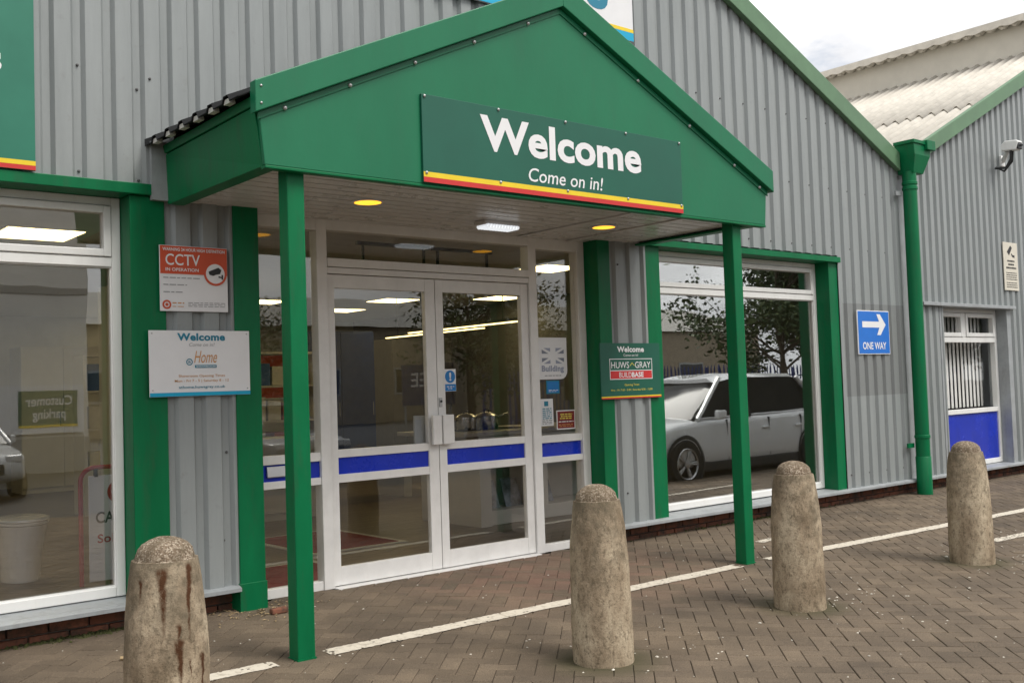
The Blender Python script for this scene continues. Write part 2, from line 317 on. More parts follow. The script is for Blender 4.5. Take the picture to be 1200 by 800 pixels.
def brick_mat():
    m, N, L, P = nodes('brick')
    oi = N.new('ShaderNodeObjectInfo'); g = N.new('ShaderNodeNewGeometry')
    cr = N.new('ShaderNodeValToRGB'); e = cr.color_ramp.elements; e[0].color = (.15, .055, .032, 1); e[1].color = (.31, .12, .07, 1); L.new(oi.outputs['Random'], cr.inputs['Fac'])
    n = N.new('ShaderNodeTexNoise'); n.inputs['Scale'].default_value = 7; n.inputs['Detail'].default_value = 8; n.inputs['Roughness'].default_value = .7; L.new(g.outputs['Position'], n.inputs['Vector'])
    r = N.new('ShaderNodeValToRGB'); r.color_ramp.elements[0].position = .42; r.color_ramp.elements[1].position = .60; L.new(n.outputs['Fac'], r.inputs['Fac'])
    mx = N.new('ShaderNodeMix'); mx.data_type = 'RGBA'; L.new(r.outputs[0], mx.inputs[0]); L.new(cr.outputs[0], mx.inputs[6]); mx.inputs[7].default_value = (.055, .042, .032, 1)
    L.new(mx.outputs[2], P.inputs['Base Color']); P.inputs['Roughness'].default_value = .9
    b = N.new('ShaderNodeBump'); b.inputs['Strength'].default_value = .5; b.inputs['Distance'].default_value = .008; L.new(n.outputs['Fac'], b.inputs['Height']); L.new(b.outputs[0], P.inputs['Normal'])
brick_mat()
def line_mat():
    m, N, L, P = nodes('road_paint')
    g = N.new('ShaderNodeNewGeometry'); n = N.new('ShaderNodeTexNoise'); n.inputs['Scale'].default_value = 26; n.inputs['Detail'].default_value = 8; n.inputs['Roughness'].default_value = .7; L.new(g.outputs['Position'], n.inputs['Vector'])
    c = N.new('ShaderNodeValToRGB'); e = c.color_ramp.elements; e[0].position = .30; e[0].color = (.34, .29, .23, 1); e[1].position = .50; e[1].color = (.66, .60, .50, 1); L.new(n.outputs['Fac'], c.inputs['Fac'])
    L.new(c.outputs[0], P.inputs['Base Color']); P.inputs['Roughness'].default_value = .8
line_mat()
def floor_mat():
    m, N, L, P = nodes('wood_floor')
    g = N.new('ShaderNodeNewGeometry'); n = N.new('ShaderNodeTexNoise'); mp = N.new('ShaderNodeMapping'); mp.inputs['Scale'].default_value = (1.2, 9, 1); L.new(g.outputs['Position'], mp.inputs['Vector'])
    n.inputs['Scale'].default_value = 2.5; n.inputs['Detail'].default_value = 6; L.new(mp.outputs[0], n.inputs['Vector'])
    c = N.new('ShaderNodeValToRGB'); e = c.color_ramp.elements; e[0].position = .3; e[0].color = (.10, .078, .055, 1); e[1].position = .7; e[1].color = (.21, .165, .12, 1); L.new(n.outputs['Fac'], c.inputs['Fac'])
    br = N.new('ShaderNodeTexBrick'); br.inputs['Color1'].default_value = (1, 1, 1, 1); br.inputs['Color2'].default_value = (.8, .78, .76, 1); br.inputs['Mortar'].default_value = (.35, .33, .3, 1)
    br.inputs['Scale'].default_value = 1; br.inputs['Brick Width'].default_value = 1.2; br.inputs['Row Height'].default_value = .16; br.inputs['Mortar Size'].default_value = .004; L.new(g.outputs['Position'], br.inputs['Vector'])
    mx = N.new('ShaderNodeMix'); mx.data_type = 'RGBA'; mx.blend_type = 'MULTIPLY'; mx.inputs[0].default_value = 1; L.new(c.outputs[0], mx.inputs[6]); L.new(br.outputs['Color'], mx.inputs[7])
    L.new(mx.outputs[2], P.inputs['Base Color']); P.inputs['Roughness'].default_value = .35
floor_mat()

# ------------------------------------------------------------------ helpers
class MB:
    """collects shapes in world coordinates, builds ONE mesh object"""
    def __init__(s): s.v = []; s.f = []; s.smooth = []
    def add(s, vs, fs, smooth=False):
        o = len(s.v); s.v += [tuple(v) for v in vs]
        for f in fs: s.f.append(tuple(i+o for i in f)); s.smooth.append(smooth)
        return s
    def box(s, x0, x1, y0, y1, z0, z1):
        return s.add([(x0, y0, z0), (x1, y0, z0), (x1, y1, z0), (x0, y1, z0), (x0, y0, z1), (x1, y0, z1), (x1, y1, z1), (x0, y1, z1)],
                     [(3, 2, 1, 0), (4, 5, 6, 7), (0, 1, 5, 4), (1, 2, 6, 5), (2, 3, 7, 6), (3, 0, 4, 7)])
    def prism(s, pts, axis, a, b):
        """polygon pts in the plane normal to axis, extruded from a to b"""
        n = len(pts)
        def P(p, t): return (t, p[0], p[1]) if axis == 'x' else (p[0], t, p[1]) if axis == 'y' else (p[0], p[1], t)
        return s.add([P(p, a) for p in pts]+[P(p, b) for p in pts],
                     [tuple(range(n))[::-1], tuple(range(n, 2*n))]+[(i, (i+1) % n, n+(i+1) % n, n+i) for i in range(n)])
    def lathe(s, prof, c, seg=32, cap=True, sx=1, sy=1):
        cx, cy, cz = c; vs = []; fs = []; n = len(prof)
        for r, z in prof:
            for k in range(seg):
                a = 2*math.pi*k/seg; vs.append((cx+r*math.cos(a)*sx, cy+r*math.sin(a)*sy, cz+z))
        for i in range(n-1):
            for k in range(seg): fs.append((i*seg+k, i*seg+(k+1) % seg, (i+1)*seg+(k+1) % seg, (i+1)*seg+k))
        if cap: fs.append(tuple(range(seg))[::-1]); fs.append(tuple(range((n-1)*seg, n*seg)))
        return s.add(vs, fs, True)
    def tube(s, pts, r, seg=10, cap=True):
        pts = [Vector(p) for p in pts]; n = len(pts); rs = r if isinstance(r, (list, tuple)) else [r]*n
        vs = []; fs = []; u = None
        for i, p in enumerate(pts):
            d = (pts[min(i+1, n-1)]-pts[max(i-1, 0)]).normalized()
            if u is None:
                u = d.cross(Vector((0, 0, 1)));
                if u.length < .1: u = d.cross(Vector((1, 0, 0)))
            u = (u-d*u.dot(d)).normalized(); q = d.cross(u)
            for k in range(seg):
                a = 2*math.pi*k/seg; vs.append(p+rs[i]*(math.cos(a)*u+math.sin(a)*q))
        for i in range(n-1):
            for k in range(seg): fs.append((i*seg+k, i*seg+(k+1) % seg, (i+1)*seg+(k+1) % seg, (i+1)*seg+k))
        if cap: fs.append(tuple(range(seg))[::-1]); fs.append(tuple(range((n-1)*seg, n*seg)))
        return s.add(vs, fs, True)
    def build(s, name, mat, parent=None, bev=0., origin=None):
        o = origin if origin is not None else world_of(parent)
        me = bpy.data.meshes.new(name); me.from_pydata([(v[0]-o[0], v[1]-o[1], v[2]-o[2]) for v in s.v], [], s.f)
        me.polygons.foreach_set('use_smooth', s.smooth)
        bm = bmesh.new(); bm.from_mesh(me); bmesh.ops.recalc_face_normals(bm, faces=bm.faces); bm.to_mesh(me); bm.free()
        if any(s.smooth):
            me.set_sharp_from_angle(angle=R(40))
        me.materials.append(MATS[mat]); ob = bpy.data.objects.new(name, me); COL.objects.link(ob)
        if parent is not None:
            ob.parent = parent; po = world_of(parent); ob.location = (o[0]-po[0], o[1]-po[1], o[2]-po[2])
        else: ob.location = o
        if bev:
            b = ob.modifiers.new('bevel', 'BEVEL'); b.width = bev; b.segments = 2; b.limit_method = 'ANGLE'; b.angle_limit = R(35)
        WORLD[ob.name] = tuple(o); return ob
WORLD = {}
def world_of(p): return (0, 0, 0) if p is None else WORLD[p.name]
def tag(o, label=None, cat=None, group=None, kind=None):
    if label: o['label'] = label
    if cat: o['category'] = cat
    if group: o['group'] = group
    if kind: o['kind'] = kind
    return o
def thing(name, loc, label, cat, group=None):
    o = bpy.data.objects.new(name, None); COL.objects.link(o); o.location = loc; o.empty_display_size = .1; WORLD[o.name] = tuple(loc)
    return tag(o, label, cat, group)
def box(name, mat, parent, x0, x1, y0, y1, z0, z1, bev=0.): return MB().box(x0, x1, y0, y1, z0, z1).build(name, mat, parent, bev)
def dup(root, loc, label=None, rotz=None):
    def rec(o, par):
        c = o.copy(); COL.objects.link(c); c.parent = par
        for ch in o.children: rec(ch, c)
        return c
    r = rec(root, root.parent); r.location = loc; WORLD[r.name] = tuple(loc)
    if rotz is not None: r.rotation_euler = (0, 0, rotz)
    if label: r['label'] = label
    return r
def text(body, mat, parent, x0, x1, z0, z1, y, bold=0., shear=0., name='lettering', mirror=False, sp=None):
    """flat lettering facing -y, fitted into the box x0..x1, z0..z1"""
    cu = bpy.data.curves.new('t', 'FONT'); cu.body = body; cu.size = 1; cu.offset = bold; cu.shear = shear; cu.resolution_u = 4; cu.align_x = 'CENTER'; cu.space_line = .95
    cu.space_character = sp or 1+bold*1.6
    ob = bpy.data.objects.new('t', cu); COL.objects.link(ob); dg = bpy.context.evaluated_depsgraph_get(); dg.update()
    me0 = bpy.data.meshes.new_from_object(ob.evaluated_get(dg)); V = [v.co.copy() for v in me0.vertices]; F = [tuple(p.vertices) for p in me0.polygons]
    bpy.data.objects.remove(ob); bpy.data.curves.remove(cu); bpy.data.meshes.remove(me0)
    ax, bx = min(v.x for v in V), max(v.x for v in V); az, bz = min(v.y for v in V), max(v.y for v in V)
    m = MB(); sg = -1 if mirror else 1
    m.v = [(((x0+x1)/2+sg*((v.x-ax)/(bx-ax)-.5)*(x1-x0)), y, z0+(v.y-az)/(bz-az)*(z1-z0)) for v in V]; m.f = F; m.smooth = [False]*len(F)
    me = m.build(name, mat, parent); return me
def bars(mat, parent, rows, y, name='small_print'):
    """rows of print too small to read, each (x0, x1, z, height)"""
    m = MB()
    for x0, x1, z, h in rows:
        x = x0
        while x < x1-.004:
            wd = min(random.uniform(.012, .045), x1-x); m.add([(x, y, z), (x+wd, y, z), (x+wd, y, z+h), (x, y, z+h)], [(0, 1, 2, 3)]); x += wd+.008
    return tag(m.build(name, mat, parent), kind='stuff')
def disc(mat, parent, x, z, y, r, r2=0., name='ring', seg=28, a0=0, a1=2*math.pi):
    m = MB(); vs = []; fs = []
    for k in range(seg+1):
        a = a0+(a1-a0)*k/seg; vs += [(x+r*math.cos(a), y, z+r*math.sin(a)), (x+r2*math.cos(a), y, z+r2*math.sin(a))]
    for k in range(seg): fs.append((2*k, 2*k+2, 2*k+3, 2*k+1))
    if r2 == 0:
        vs = vs[0::2][:-1]; fs = [tuple(range(seg))]
    return m.add(vs, fs).build(name, mat, parent)
def poly(mat, parent, pts, y, name='mark'):
    return MB().add([(x, y, z) for x, z in pts], [tuple(range(len(pts)))]).build(name, mat, parent)
def gz(y): return -.025*(6.39-y) if y > -2 else -.025*8.39
def project(p):
    d = Vector(p)-CAM; z = d.dot(_f); return (600+FPX*d.dot(CR)/z, 400-FPX*d.dot(CU)/z, z)

# ------------------------------------------------------------------ ground and paving
m = MB(); ys = [(-160, gz(-2)-.007), (-2.0, gz(-2)-.007), (6.39, -.0075), (6.47, -.03), (60, -.03)]
vs = []; fs = []
for i, (y, z) in enumerate(ys): vs += [(-160, y, z), (200, y, z)]
for i in range(4): fs.append((2*i, 2*i+1, 2*i+3, 2*i+2))
tag(m.add(vs, fs).build('ground', 'ground'), kind='structure')
U = .0975
pav = tag(bpy.data.objects.new('pavement', None), kind='structure'); COL.objects.link(pav); WORLD[pav.name] = (0, 0, 0)
def paver_geo(hl, hw, dep=.03, ch=.004):
    vs = []
    for dx, dz in ((ch, 0), (0, -ch), (0, -dep)):
        vs += [(-hl+dx, -hw+dx, dz), (hl-dx, -hw+dx, dz), (hl-dx, hw-dx, dz), (-hl+dx, hw-dx, dz)]
    fs = [(0, 1, 2, 3)]
    for r in (0, 4):
        for k in range(4): fs.append((r+4+k, r+4+(k+1) % 4, r+(k+1) % 4, r+k))
    return np.array(vs), fs
PV, PF = paver_geo(U-.0018, U/2-.0018, ch=.003)
blocks = []; c45 = math.cos(R(45))
for i in range(-260, 260):
    for j in range(-260, 260):
        k = (i-j) % 4
        if k == 0: u, v, rot = (i+1)*U, (j+.5)*U, 0
        elif k == 3: u, v, rot = (i+.5)*U, (j+1)*U, 90
        else: continue
        x = (u-v)*c45+7.0; y = (u+v)*c45+2.2
        if -3.5 < x < 20 and -1.95 < y < 6.41: blocks.append((x, y, rot+45))
vis = []
for n, (x, y, r) in enumerate(blocks):
    if abs(y) < .2 and abs(x) < .2: continue
    px, py, d = project((x, y, gz(y)))
    if d > .5 and -15 < px < 1215 and py < 815 and not any(math.hypot(x-a-.22, y-b-.22) < .2 for a, b in BOLL): vis.append((d, n))
near = set(n for d, n in sorted(vis)[:300])
pm_me = bpy.data.meshes.new('paver'); pm_me.from_pydata([tuple(v) for v in PV], [], PF); pm_me.materials.append(MATS['paver'])
big_v = []; big_f = []; tone = []
tilt = math.atan(.025)
for n, (x, y, r) in enumerate(blocks):
    dz = random.uniform(-.0018, .0018); z = gz(y)+dz; tx, ty = random.uniform(-.006, .006), random.uniform(-.006, .006)
    if n in near:
        o = bpy.data.objects.new('paver', pm_me); COL.objects.link(o); o.parent = pav
        q = Matrix.Rotation(tilt+tx, 4, 'X') @ Matrix.Rotation(ty, 4, 'Y') @ Matrix.Rotation(R(r+random.uniform(-.5, .5)), 4, 'Z'); o.matrix_local = Matrix.Translation((x, y, z)) @ q
    else:
        a = R(r+random.uniform(-.5, .5)); ca, sa = math.cos(a), math.sin(a); o = len(big_v)
        for v in PV:
            X, Y = v[0]*ca-v[1]*sa, v[0]*sa+v[1]*ca; big_v.append((x+X, y+Y, z+v[2]+Y*(.025+tx)+X*ty))
        big_f += [tuple(i+o for i in f) for f in PF]; t = random.random(); tone += [t]*len(PF)
me = bpy.data.meshes.new('paver_field'); me.from_pydata(big_v, [], big_f); me.materials.append(MATS['paver'])
at = me.attributes.new('tone', 'FLOAT', 'FACE'); at.data.foreach_set('value', tone)
o = bpy.data.objects.new('paver_field', me); COL.objects.link(o); o.parent = pav; tag(o, kind='stuff')
# worn white lines: a fine mesh whose edge cells have flaked away
def paint(x0, y0, x1, y1, wid, wear, seed, label):
    r = random.Random(seed); ln = math.hypot(x1-x0, y1-y0); nx = int(ln/.014); ny = max(3, int(wid/.012)); dx, dy = (x1-x0)/ln, (y1-y0)/ln; m = MB()
    off = [r.uniform(-1, 1) for _ in range(nx+3)]; big = [r.uniform(-1, 1) for _ in range(nx//14+3)]
    def P(i, j):
        s = i*ln/nx; e = wid*(j/ny-.5); ed = (1 if j == ny else -1 if j == 0 else 0)
        e += ed*(.004*off[i]+.005*big[i//14]); x = x0+dx*s-dy*e; y = y0+dy*s+dx*e; return (x, y, gz(y)+.0042)
    for i in range(nx):
        h = (big[i//14]+1)/2
        for j in range(ny):
            edge = j in (0, ny-1); end = i < 3 or i > nx-4
            if r.random() < wear*(1.2 if edge else .35)*(.4+h)+(.35 if end else 0): continue
            m.add([P(i, j), P(i+1, j), P(i+1, j+1), P(i, j+1)], [(0, 1, 2, 3)])
    tag(m.build('painted_line', 'road_paint'), label, 'road marking')
paint(2.80, 4.985, 6.27, 4.955, .118, .03, 1, 'long white painted line on the paving between the two canopy posts')
paint(.2, 5.02, 2.50, 4.985, .118, .06, 2, 'short white painted line on the paving left of the left canopy post')
paint(6.62, 4.95, 10.9, 4.74, .115, .03, 3, 'white painted line on the paving running right from the right canopy post')
paint(7.2, 5.47, 7.46, 5.50, .09, .22, 4, 'small white paint patch on the paving behind the right canopy post')
paint(8.55, 4.15, 11.5, 3.95, .11, .40, 5, 'faint worn white line on the paving right of the furthest bollard')
# grit, chips and litter
m = MB()
for k in range(380):
    if k < 220: x, y = random.uniform(1.2, 10), random.uniform(2.4, 6.1)
    else:
        a = random.choice(BOLL[1:]); x, y = a[0]+random.gauss(.35, .35), a[1]+random.gauss(-.1, .3)
    s = random.uniform(.003, .008)*(1.7 if random.random() < .10 else 1); z = gz(y)+.001; a = random.random()*6
    n = 5; pts = [(x+s*random.uniform(.6, 1.4)*math.cos(a+2*math.pi*i/n), y+s*random.uniform(.6, 1.4)*math.sin(a+2*math.pi*i/n), z) for i in range(n)]
    m.add(pts+[(x, y, z+s*.55)], [(i, (i+1) % n, n) for i in range(n)])
tag(m.build('grit', 'grit'), 'pale grit and stone chips scattered over the paving', 'grit', kind='stuff')
m = MB()
for k in range(170):
    x, y = random.gauss(2.98, .17), 6.33-abs(random.gauss(.0, .22)); s = random.uniform(.006, .022); a = random.random()*6; z = gz(y)+.004
    m.add([(x-s*math.cos(a), y-s*math.sin(a), z), (x+.3*s*math.sin(a), y-.3*s*math.cos(a), z+.006), (x+s*math.cos(a), y+s*math.sin(a), z+.002), (x-.3*s*math.sin(a), y+.3*s*math.cos(a), z+.004)], [(0, 1, 2, 3)])
tag(m.build('leaf_litter', 'stick'), 'straw coloured debris heaped by the wall left of the doors', 'debris', kind='stuff')
m = MB()
for k in range(700):
    if k < 380: x, y = random.gauss(1.95, .28), 6.34-abs(random.gauss(0, .05))
    else: x, y = random.gauss(8.3, .6), 6.34-abs(random.gauss(0, .04))
    s = random.uniform(.006, .016); z = gz(y)
    n = 5; pts = [(x+s*math.cos(2*math.pi*i/n), y+s*math.sin(2*math.pi*i/n), z) for i in range(n)]; m.add(pts+[(x+random.uniform(-.004, .004), y, z+s*random.uniform(.6, 1.3))], [(i, (i+1) % n, n) for i in range(n)])
tag(m.build('moss', 'moss'), 'low green moss along the foot of the wall', 'moss', kind='stuff')
m = MB().tube([(1.93, 5.62, gz(5.6)+.012), (2.0, 5.58, gz(5.6)+.014), (2.08, 5.56, gz(5.6)+.012)], .011, 6)
tag(m.build('wood_offcut', 'stick', origin=(2, 5.6, 0)), 'short pale wood offcut lying behind the nearest bollard', 'wood piece')
m = MB(); a = [(1.30, 5.17), (1.33, 5.20), (1.37, 5.19), (1.385, 5.155), (1.35, 5.13), (1.31, 5.135)]
m.add([(x, y, gz(y)+.005+.007*(i % 2)) for i, (x, y) in enumerate(a)]+[(1.34, 5.165, gz(5.16)+.006)], [(i, (i+1) % 6, 6) for i in range(6)])
tag(m.build('fallen_leaf', 'dry_leaf', origin=(1.34, 5.16, 0)), 'single brown fallen leaf on the paving at the lower left', 'leaf')
m = MB().box(2.99, 3.10, 5.98, 6.03, gz(6), gz(6)+.035); tag(m.build('brick_fragment', 'brick', origin=(3.05, 6, 0), bev=.008), 'broken piece of red brick lying beside the green door trim', 'brick piece')

# ------------------------------------------------------------------ main building
YF, YO = 6.39, 6.23          # window/door frame plane, outer face of the trims
BL = thing('trade_building', (4.5, 6.39, 0), 'grey ribbed metal showroom building with green trims and glazed entrance', 'building')
PITCHX, PH0 = .1755, 1.774
def ribbed(name, x0, x1, zb, zt, pitch=PITCHX, ph=PH0, yc=6.222, dep=.029, parent=BL, mat='cladding'):
    """trapezoidal sheet: wide crowns forward, narrow valleys back; zt is a height or a function of x"""
    top = zt if callable(zt) else (lambda x: zt)
    pts = [(x0, None)]; k0 = math.floor((x0-ph)/pitch)-1; brk = []
    k = k0
    while ph+k*pitch < x1+pitch:
        c = ph+k*pitch
        brk += [(c-.044, yc), (c-.024, yc+dep), (c+.022, yc+dep), (c+.042, yc)]; k += 1
    brk.sort()
    def Y(x):
        for (a, ya), (b, yb) in zip(brk, brk[1:]):
            if a <= x <= b: return ya+(yb-ya)*(x-a)/max(b-a, 1e-6)
        return yc
    xs = [x0]+[x for x, _ in brk if x0 < x < x1]+[x1]
    vs = []; fs = []
    for x in xs: vs += [(x, Y(x), zb), (x, Y(x), top(x))]
    for i in range(len(xs)-1): fs.append((2*i, 2*i+2, 2*i+3, 2*i+1))
    o = MB().add(vs, fs).build(name, mat, parent); s = o.modifiers.new('thick', 'SOLIDIFY'); s.thickness = .004; s.offset = 1; return o
APX = 3.0
def verge(x): return 5.07-.443*(x-8.19) if x > APX else 5.07-.443*(APX-8.19)-.443*(APX-x)
ribbed('cladding', -5.0, 9.742, 2.632, verge)
ribbed('cladding', 9.742, 11.06, .158, verge)
ribbed('cladding', 2.452, 2.888, .15, 2.63)
ribbed('cladding', 6.318, 6.752, .15, 2.63)
box('backing_wall', 'interior_dark', BL, -5.0, 11.1, 6.52, 6.6, 2.56, 3.6)
def trim(name, x0, x1, z0, z1, y0=YO, y1=6.50, mat='green_paint', bev=.004, par=BL): return box(name, mat, par, x0, x1, y0, y1, z0, z1, bev)
trim('jamb_trim', 2.238, 2.452, .16, 2.585)
trim('jamb_trim', 2.888, 3.062, .165, 2.60, 6.205)
trim('jamb_foot', 2.880, 3.068, -.02, .17, 6.195)
trim('jamb_trim', 6.172, 6.318, .0, 2.60)
trim('jamb_trim', 6.752, 6.945, .155, 2.585)
trim('jamb_trim', 9.583, 9.742, .16, 2.585)
trim('header_trim', -4.9, 2.462, 2.588, 2.655, 6.195, 6.5)
trim('header_trim', 6.75, 9.752, 2.555, 2.612, 6.185, 6.5)
MB().prism([(6.17, .128), (6.20, .122), (6.45, .15), (6.45, .172), (6.205, .162), (6.17, .150)], 'x', -5, 2.88).build('sill_flashing', 'grey_trim', BL)
MB().prism([(6.17, .128), (6.20, .122), (6.45, .15), (6.45, .172), (6.205, .162), (6.17, .150)], 'x', 6.32, 11.12).build('sill_flashing', 'grey_trim', BL)
# brick plinth
def plinth(x0, x1, par):
    p = box('plinth', 'mortar', par, x0, x1, 6.345, 6.47, -.06, .118)
    n = 0
    for row in range(2):
        x = x0+(.0 if row else -.11)
        while x < x1-.02:
            a, b = max(x, x0), min(x+.215, x1)
            if b-a > .05:
                global BRICK
                if BRICK is None:
                    BRICK = MB().box(-.1075, .1075, -.02, .05, -.0325, .0325)
                    BRICK = BRICK.build('brick', 'brick', p, origin=(0, 0, 0), bev=.006); o = BRICK
                else:
                    o = BRICK.copy(); COL.objects.link(o); o.parent = p
                pw = world_of(p); o.scale = ((b-a)/.215, 1, 1); o.location = ((a+b)/2-pw[0], 6.338+random.uniform(-.004, .004)-pw[1], .002+.075*row-pw[2])
            x += .225
BRICK = None
plinth(-1.6, 2.90, BL); plinth(6.32, 11.1, BL)

def pane(par, x0, x1, z0, z1, y, mat='window_glass', name='pane'): return box(name, mat, par, x0, x1, y, y+.006, z0, z1)
def rails(par, x0, x1, z0, z1, y0, y1, wl, wr, wb, wt, mat='white_pvc', name='frame', bev=.005):
    m = MB(); m.box(x0, x0+wl, y0, y1, z0, z1); m.box(x1-wr, x1, y0, y1, z0, z1)
    m.box(x0+wl, x1-wr, y0+.001, y1-.001, z0, z0+wb); m.box(x0+wl, x1-wr, y0+.001, y1-.001, z1-wt, z1)
    return m.build(name, mat, par, bev)
def part(name, loc, par):
    o = bpy.data.objects.new(name, None); COL.objects.link(o); o.parent = par; pw = world_of(par); o.location = tuple(a-b for a, b in zip(loc, pw)); WORLD[o.name] = tuple(loc); o.empty_display_size = .1; return o
def shop_window(par, x0, x1, z0, z1, zt, lights, gm):
    wn = part('window', (x0, YF, z0), par)
    rails(wn, x0, x1, z0, z1, YF, YF+.07, .055, .055, .06, .05)
    box('transom', 'white_pvc', wn, x0+.055, x1-.055, YF-.002, YF+.068, zt-.028, zt+.03, .004)
    xs = [x0+.055]+lights+[x1-.055]
    for a, b in zip(xs, xs[1:]):
        rails(wn, a+.004, b-.004, zt+.034, z1-.053, YF-.012, YF+.05, .045, .045, .045, .045, name='sash')
        pane(wn, a+.045, b-.045, zt+.075, z1-.095, YF+.025, gm)
    pane(wn, x0+.05, x1-.05, z0+.055, zt-.024, YF+.032, gm)
    m = MB(); g0, g1 = YF+.012, YF+.03
    m.box(x0+.05, x0+.064, g0, g1, z0+.05, zt-.02); m.box(x1-.064, x1-.05, g0, g1, z0+.05, zt-.02); m.box(x0+.064, x1-.064, g0, g1, z0+.05, z0+.068); m.box(x0+.064, x1-.064, g0, g1, zt-.036, zt-.022)
    m.build('glazing_bead', 'white_pvc', wn)
    return wn
shop_window(BL, -2.6, 2.236, .175, 2.587, 2.19, [-1.0, .6], 'showroom_glass')
shop_window(BL, 6.947, 9.581, .18, 2.553, 2.19, [8.27], 'film_glass')

# ---- entrance screen and doors
FR = part('door_frame', (4.6, YF, 0), BL)
def fr(x0, x1, z0, z1, y0=YF, y1=YF+.10): return box('frame_member', 'white_alu', FR, x0, x1, y0, y1, z0, z1, .004)
fr(3.066, 3.105, 0, 2.571); fr(3.59, 3.672, 0, 2.571); fr(5.538, 5.622, 0, 2.571); fr(6.085, 6.168, 0, 2.571)
fr(3.105, 3.59, 2.49, 2.571, YF+.001); fr(3.672, 5.538, 2.50, 2.571, YF+.001); fr(5.622, 6.085, 2.48, 2.571, YF+.001)
fr(3.672, 5.538, 2.192, 2.236, YF+.003); fr(3.672, 5.538, 2.24, 2.30, YF-.008)
box('threshold', 'white_alu', FR, 3.672, 5.538, YF-.05, YF+.09, -.012, .006, .003)
pane(FR, 3.665, 5.545, 2.295, 2.505, YF+.05, name='fanlight')
def sidelight(x0, x1, zb):
    s = part('side_window', (x0, YF, 0), BL); y0, y1 = YF+.012, YF+.07
    for a, b in ((0.0, zb), (.722, .772), (.885, .945)): box('rail', 'white_alu', s, x0, x1, y0, y1, a, b, .003)
    box('infill_panel', 'panel_blue', s, x0, x1, y0+.02, y0+.04, .770, .888)
    pane(s, x0, x1, zb-.004, .726, y0+.03); pane(s, x0, x1, .941, 2.50, y0+.03)
    return s
SL = sidelight(3.105, 3.59, .062); sidelight(5.622, 6.085, .062)
MB().prism([(6.418, .815), (6.402, .80), (6.396, .805), (6.405, .872), (6.418, .872)], 'x', 3.185, 3.505).build('letter_flap', 'screw', SL, .002)
def leaf(x0, x1, gx0, gx1, hs):
    d = part('door', (x0, YF, 0), BL); y0, y1 = YF+.02, YF+.065; A = 'white_alu'
    box('stile', A, d, x0+.003, gx0, y0, y1, .012, 2.187, .003); box('stile', A, d, gx1, x1-.003, y0, y1, .012, 2.187, .003)
    for a, b in ((.012, .138), (.722, .780), (.897, .953), (2.092, 2.187)): box('rail', A, d, gx0, gx1, y0+.002, y1-.002, a, b, .002)
    box('infill_panel', 'panel_blue', d, gx0, gx1, y0+.016, y0+.036, .778, .899)
    pane(d, gx0-.004, gx1+.004, .134, .726, y0+.02); pane(d, gx0-.004, gx1+.004, .949, 2.096, y0+.02)
    hx = gx1+.005 if hs < 0 else x0+.006; wd = (x1-gx1-.012) if hs < 0 else (gx0-x0-.006)
    h0 = hx-.0; m = MB().box(h0, h0+wd+(.035 if hs > 0 else 0), y0-.055, y0-.028, .94, 1.16)
    m.box(h0+.02, h0+wd-.01, y0-.03, y0, .955, .985); m.box(h0+.02, h0+wd-.01, y0-.03, y0, 1.115, 1.145)
    m.build('handle', A, d, .005)
    m = MB().box(hx-(.08 if hs < 0 else -.06), hx+(.02 if hs < 0 else .14), y1+.03, y1+.05, .94, 1.16).build('inner_handle', 'grey_trim', d, .004)
    return d
leaf(3.672, 4.605, 3.735, 4.512, -1); RD = leaf(4.605, 5.538, 4.678, 5.458, 1)
m = MB(); m.box(4.612, 4.640, YF+.008, YF+.02, 1.22, 1.29); m.build('lock_plate', 'screw', RD, .004)
MB().prism([(4.626+.009*math.cos(a*.5236), 1.262+.009*math.sin(a*.5236)) for a in range(12)], 'y', YF+.002, YF+.008).build('lock_cylinder', 'dark_metal', RD)

# screws in the cladding
m0 = None
for k, (x, z) in enumerate([(1.95, 3.33), (1.95, 2.70), (2.30, 3.24), (2.37, 3.31), (2.65, 3.12), (2.301, 2.68), (2.83, 1.0), (2.52, .40), (2.80, .45), (6.40, 2.37), (6.42, .42), (9.86, .30), (10.2, .30), (8.6, 4.4), (9.3, 4.1), (10.0, 3.8)]+[(PH0+PITCHX*k, z) for z in (3.32, 2.70) for k in range(3, 9, 2) if PH0+PITCHX*k > 2.7]+[(PH0+PITCHX*k, z) for z in (2.72, 3.35, 4.05) for k in range(27, 52, 2) if z < verge(PH0+PITCHX*k)-.25]+[(PH0+PITCHX*k, .30) for k in (46, 48, 50, 52)]):
    if m0 is None:
        m0 = MB().lathe([(.009, 0), (.009, .004), (.006, .007), (.006, .012), (.001, .013)], (0, 0, 0), 10).build('screw', 'dark_screw', BL, origin=(0, 0, 0)); o = m0; o.rotation_euler = (R(90), 0, 0)
    else:
        o = m0.copy(); COL.objects.link(o)
    kk = (x-PH0)/PITCHX; y = 6.222 if abs(kk-round(kk)) > .17 else 6.25
    o.location = (x-4.5, y-6.39-.002, z)
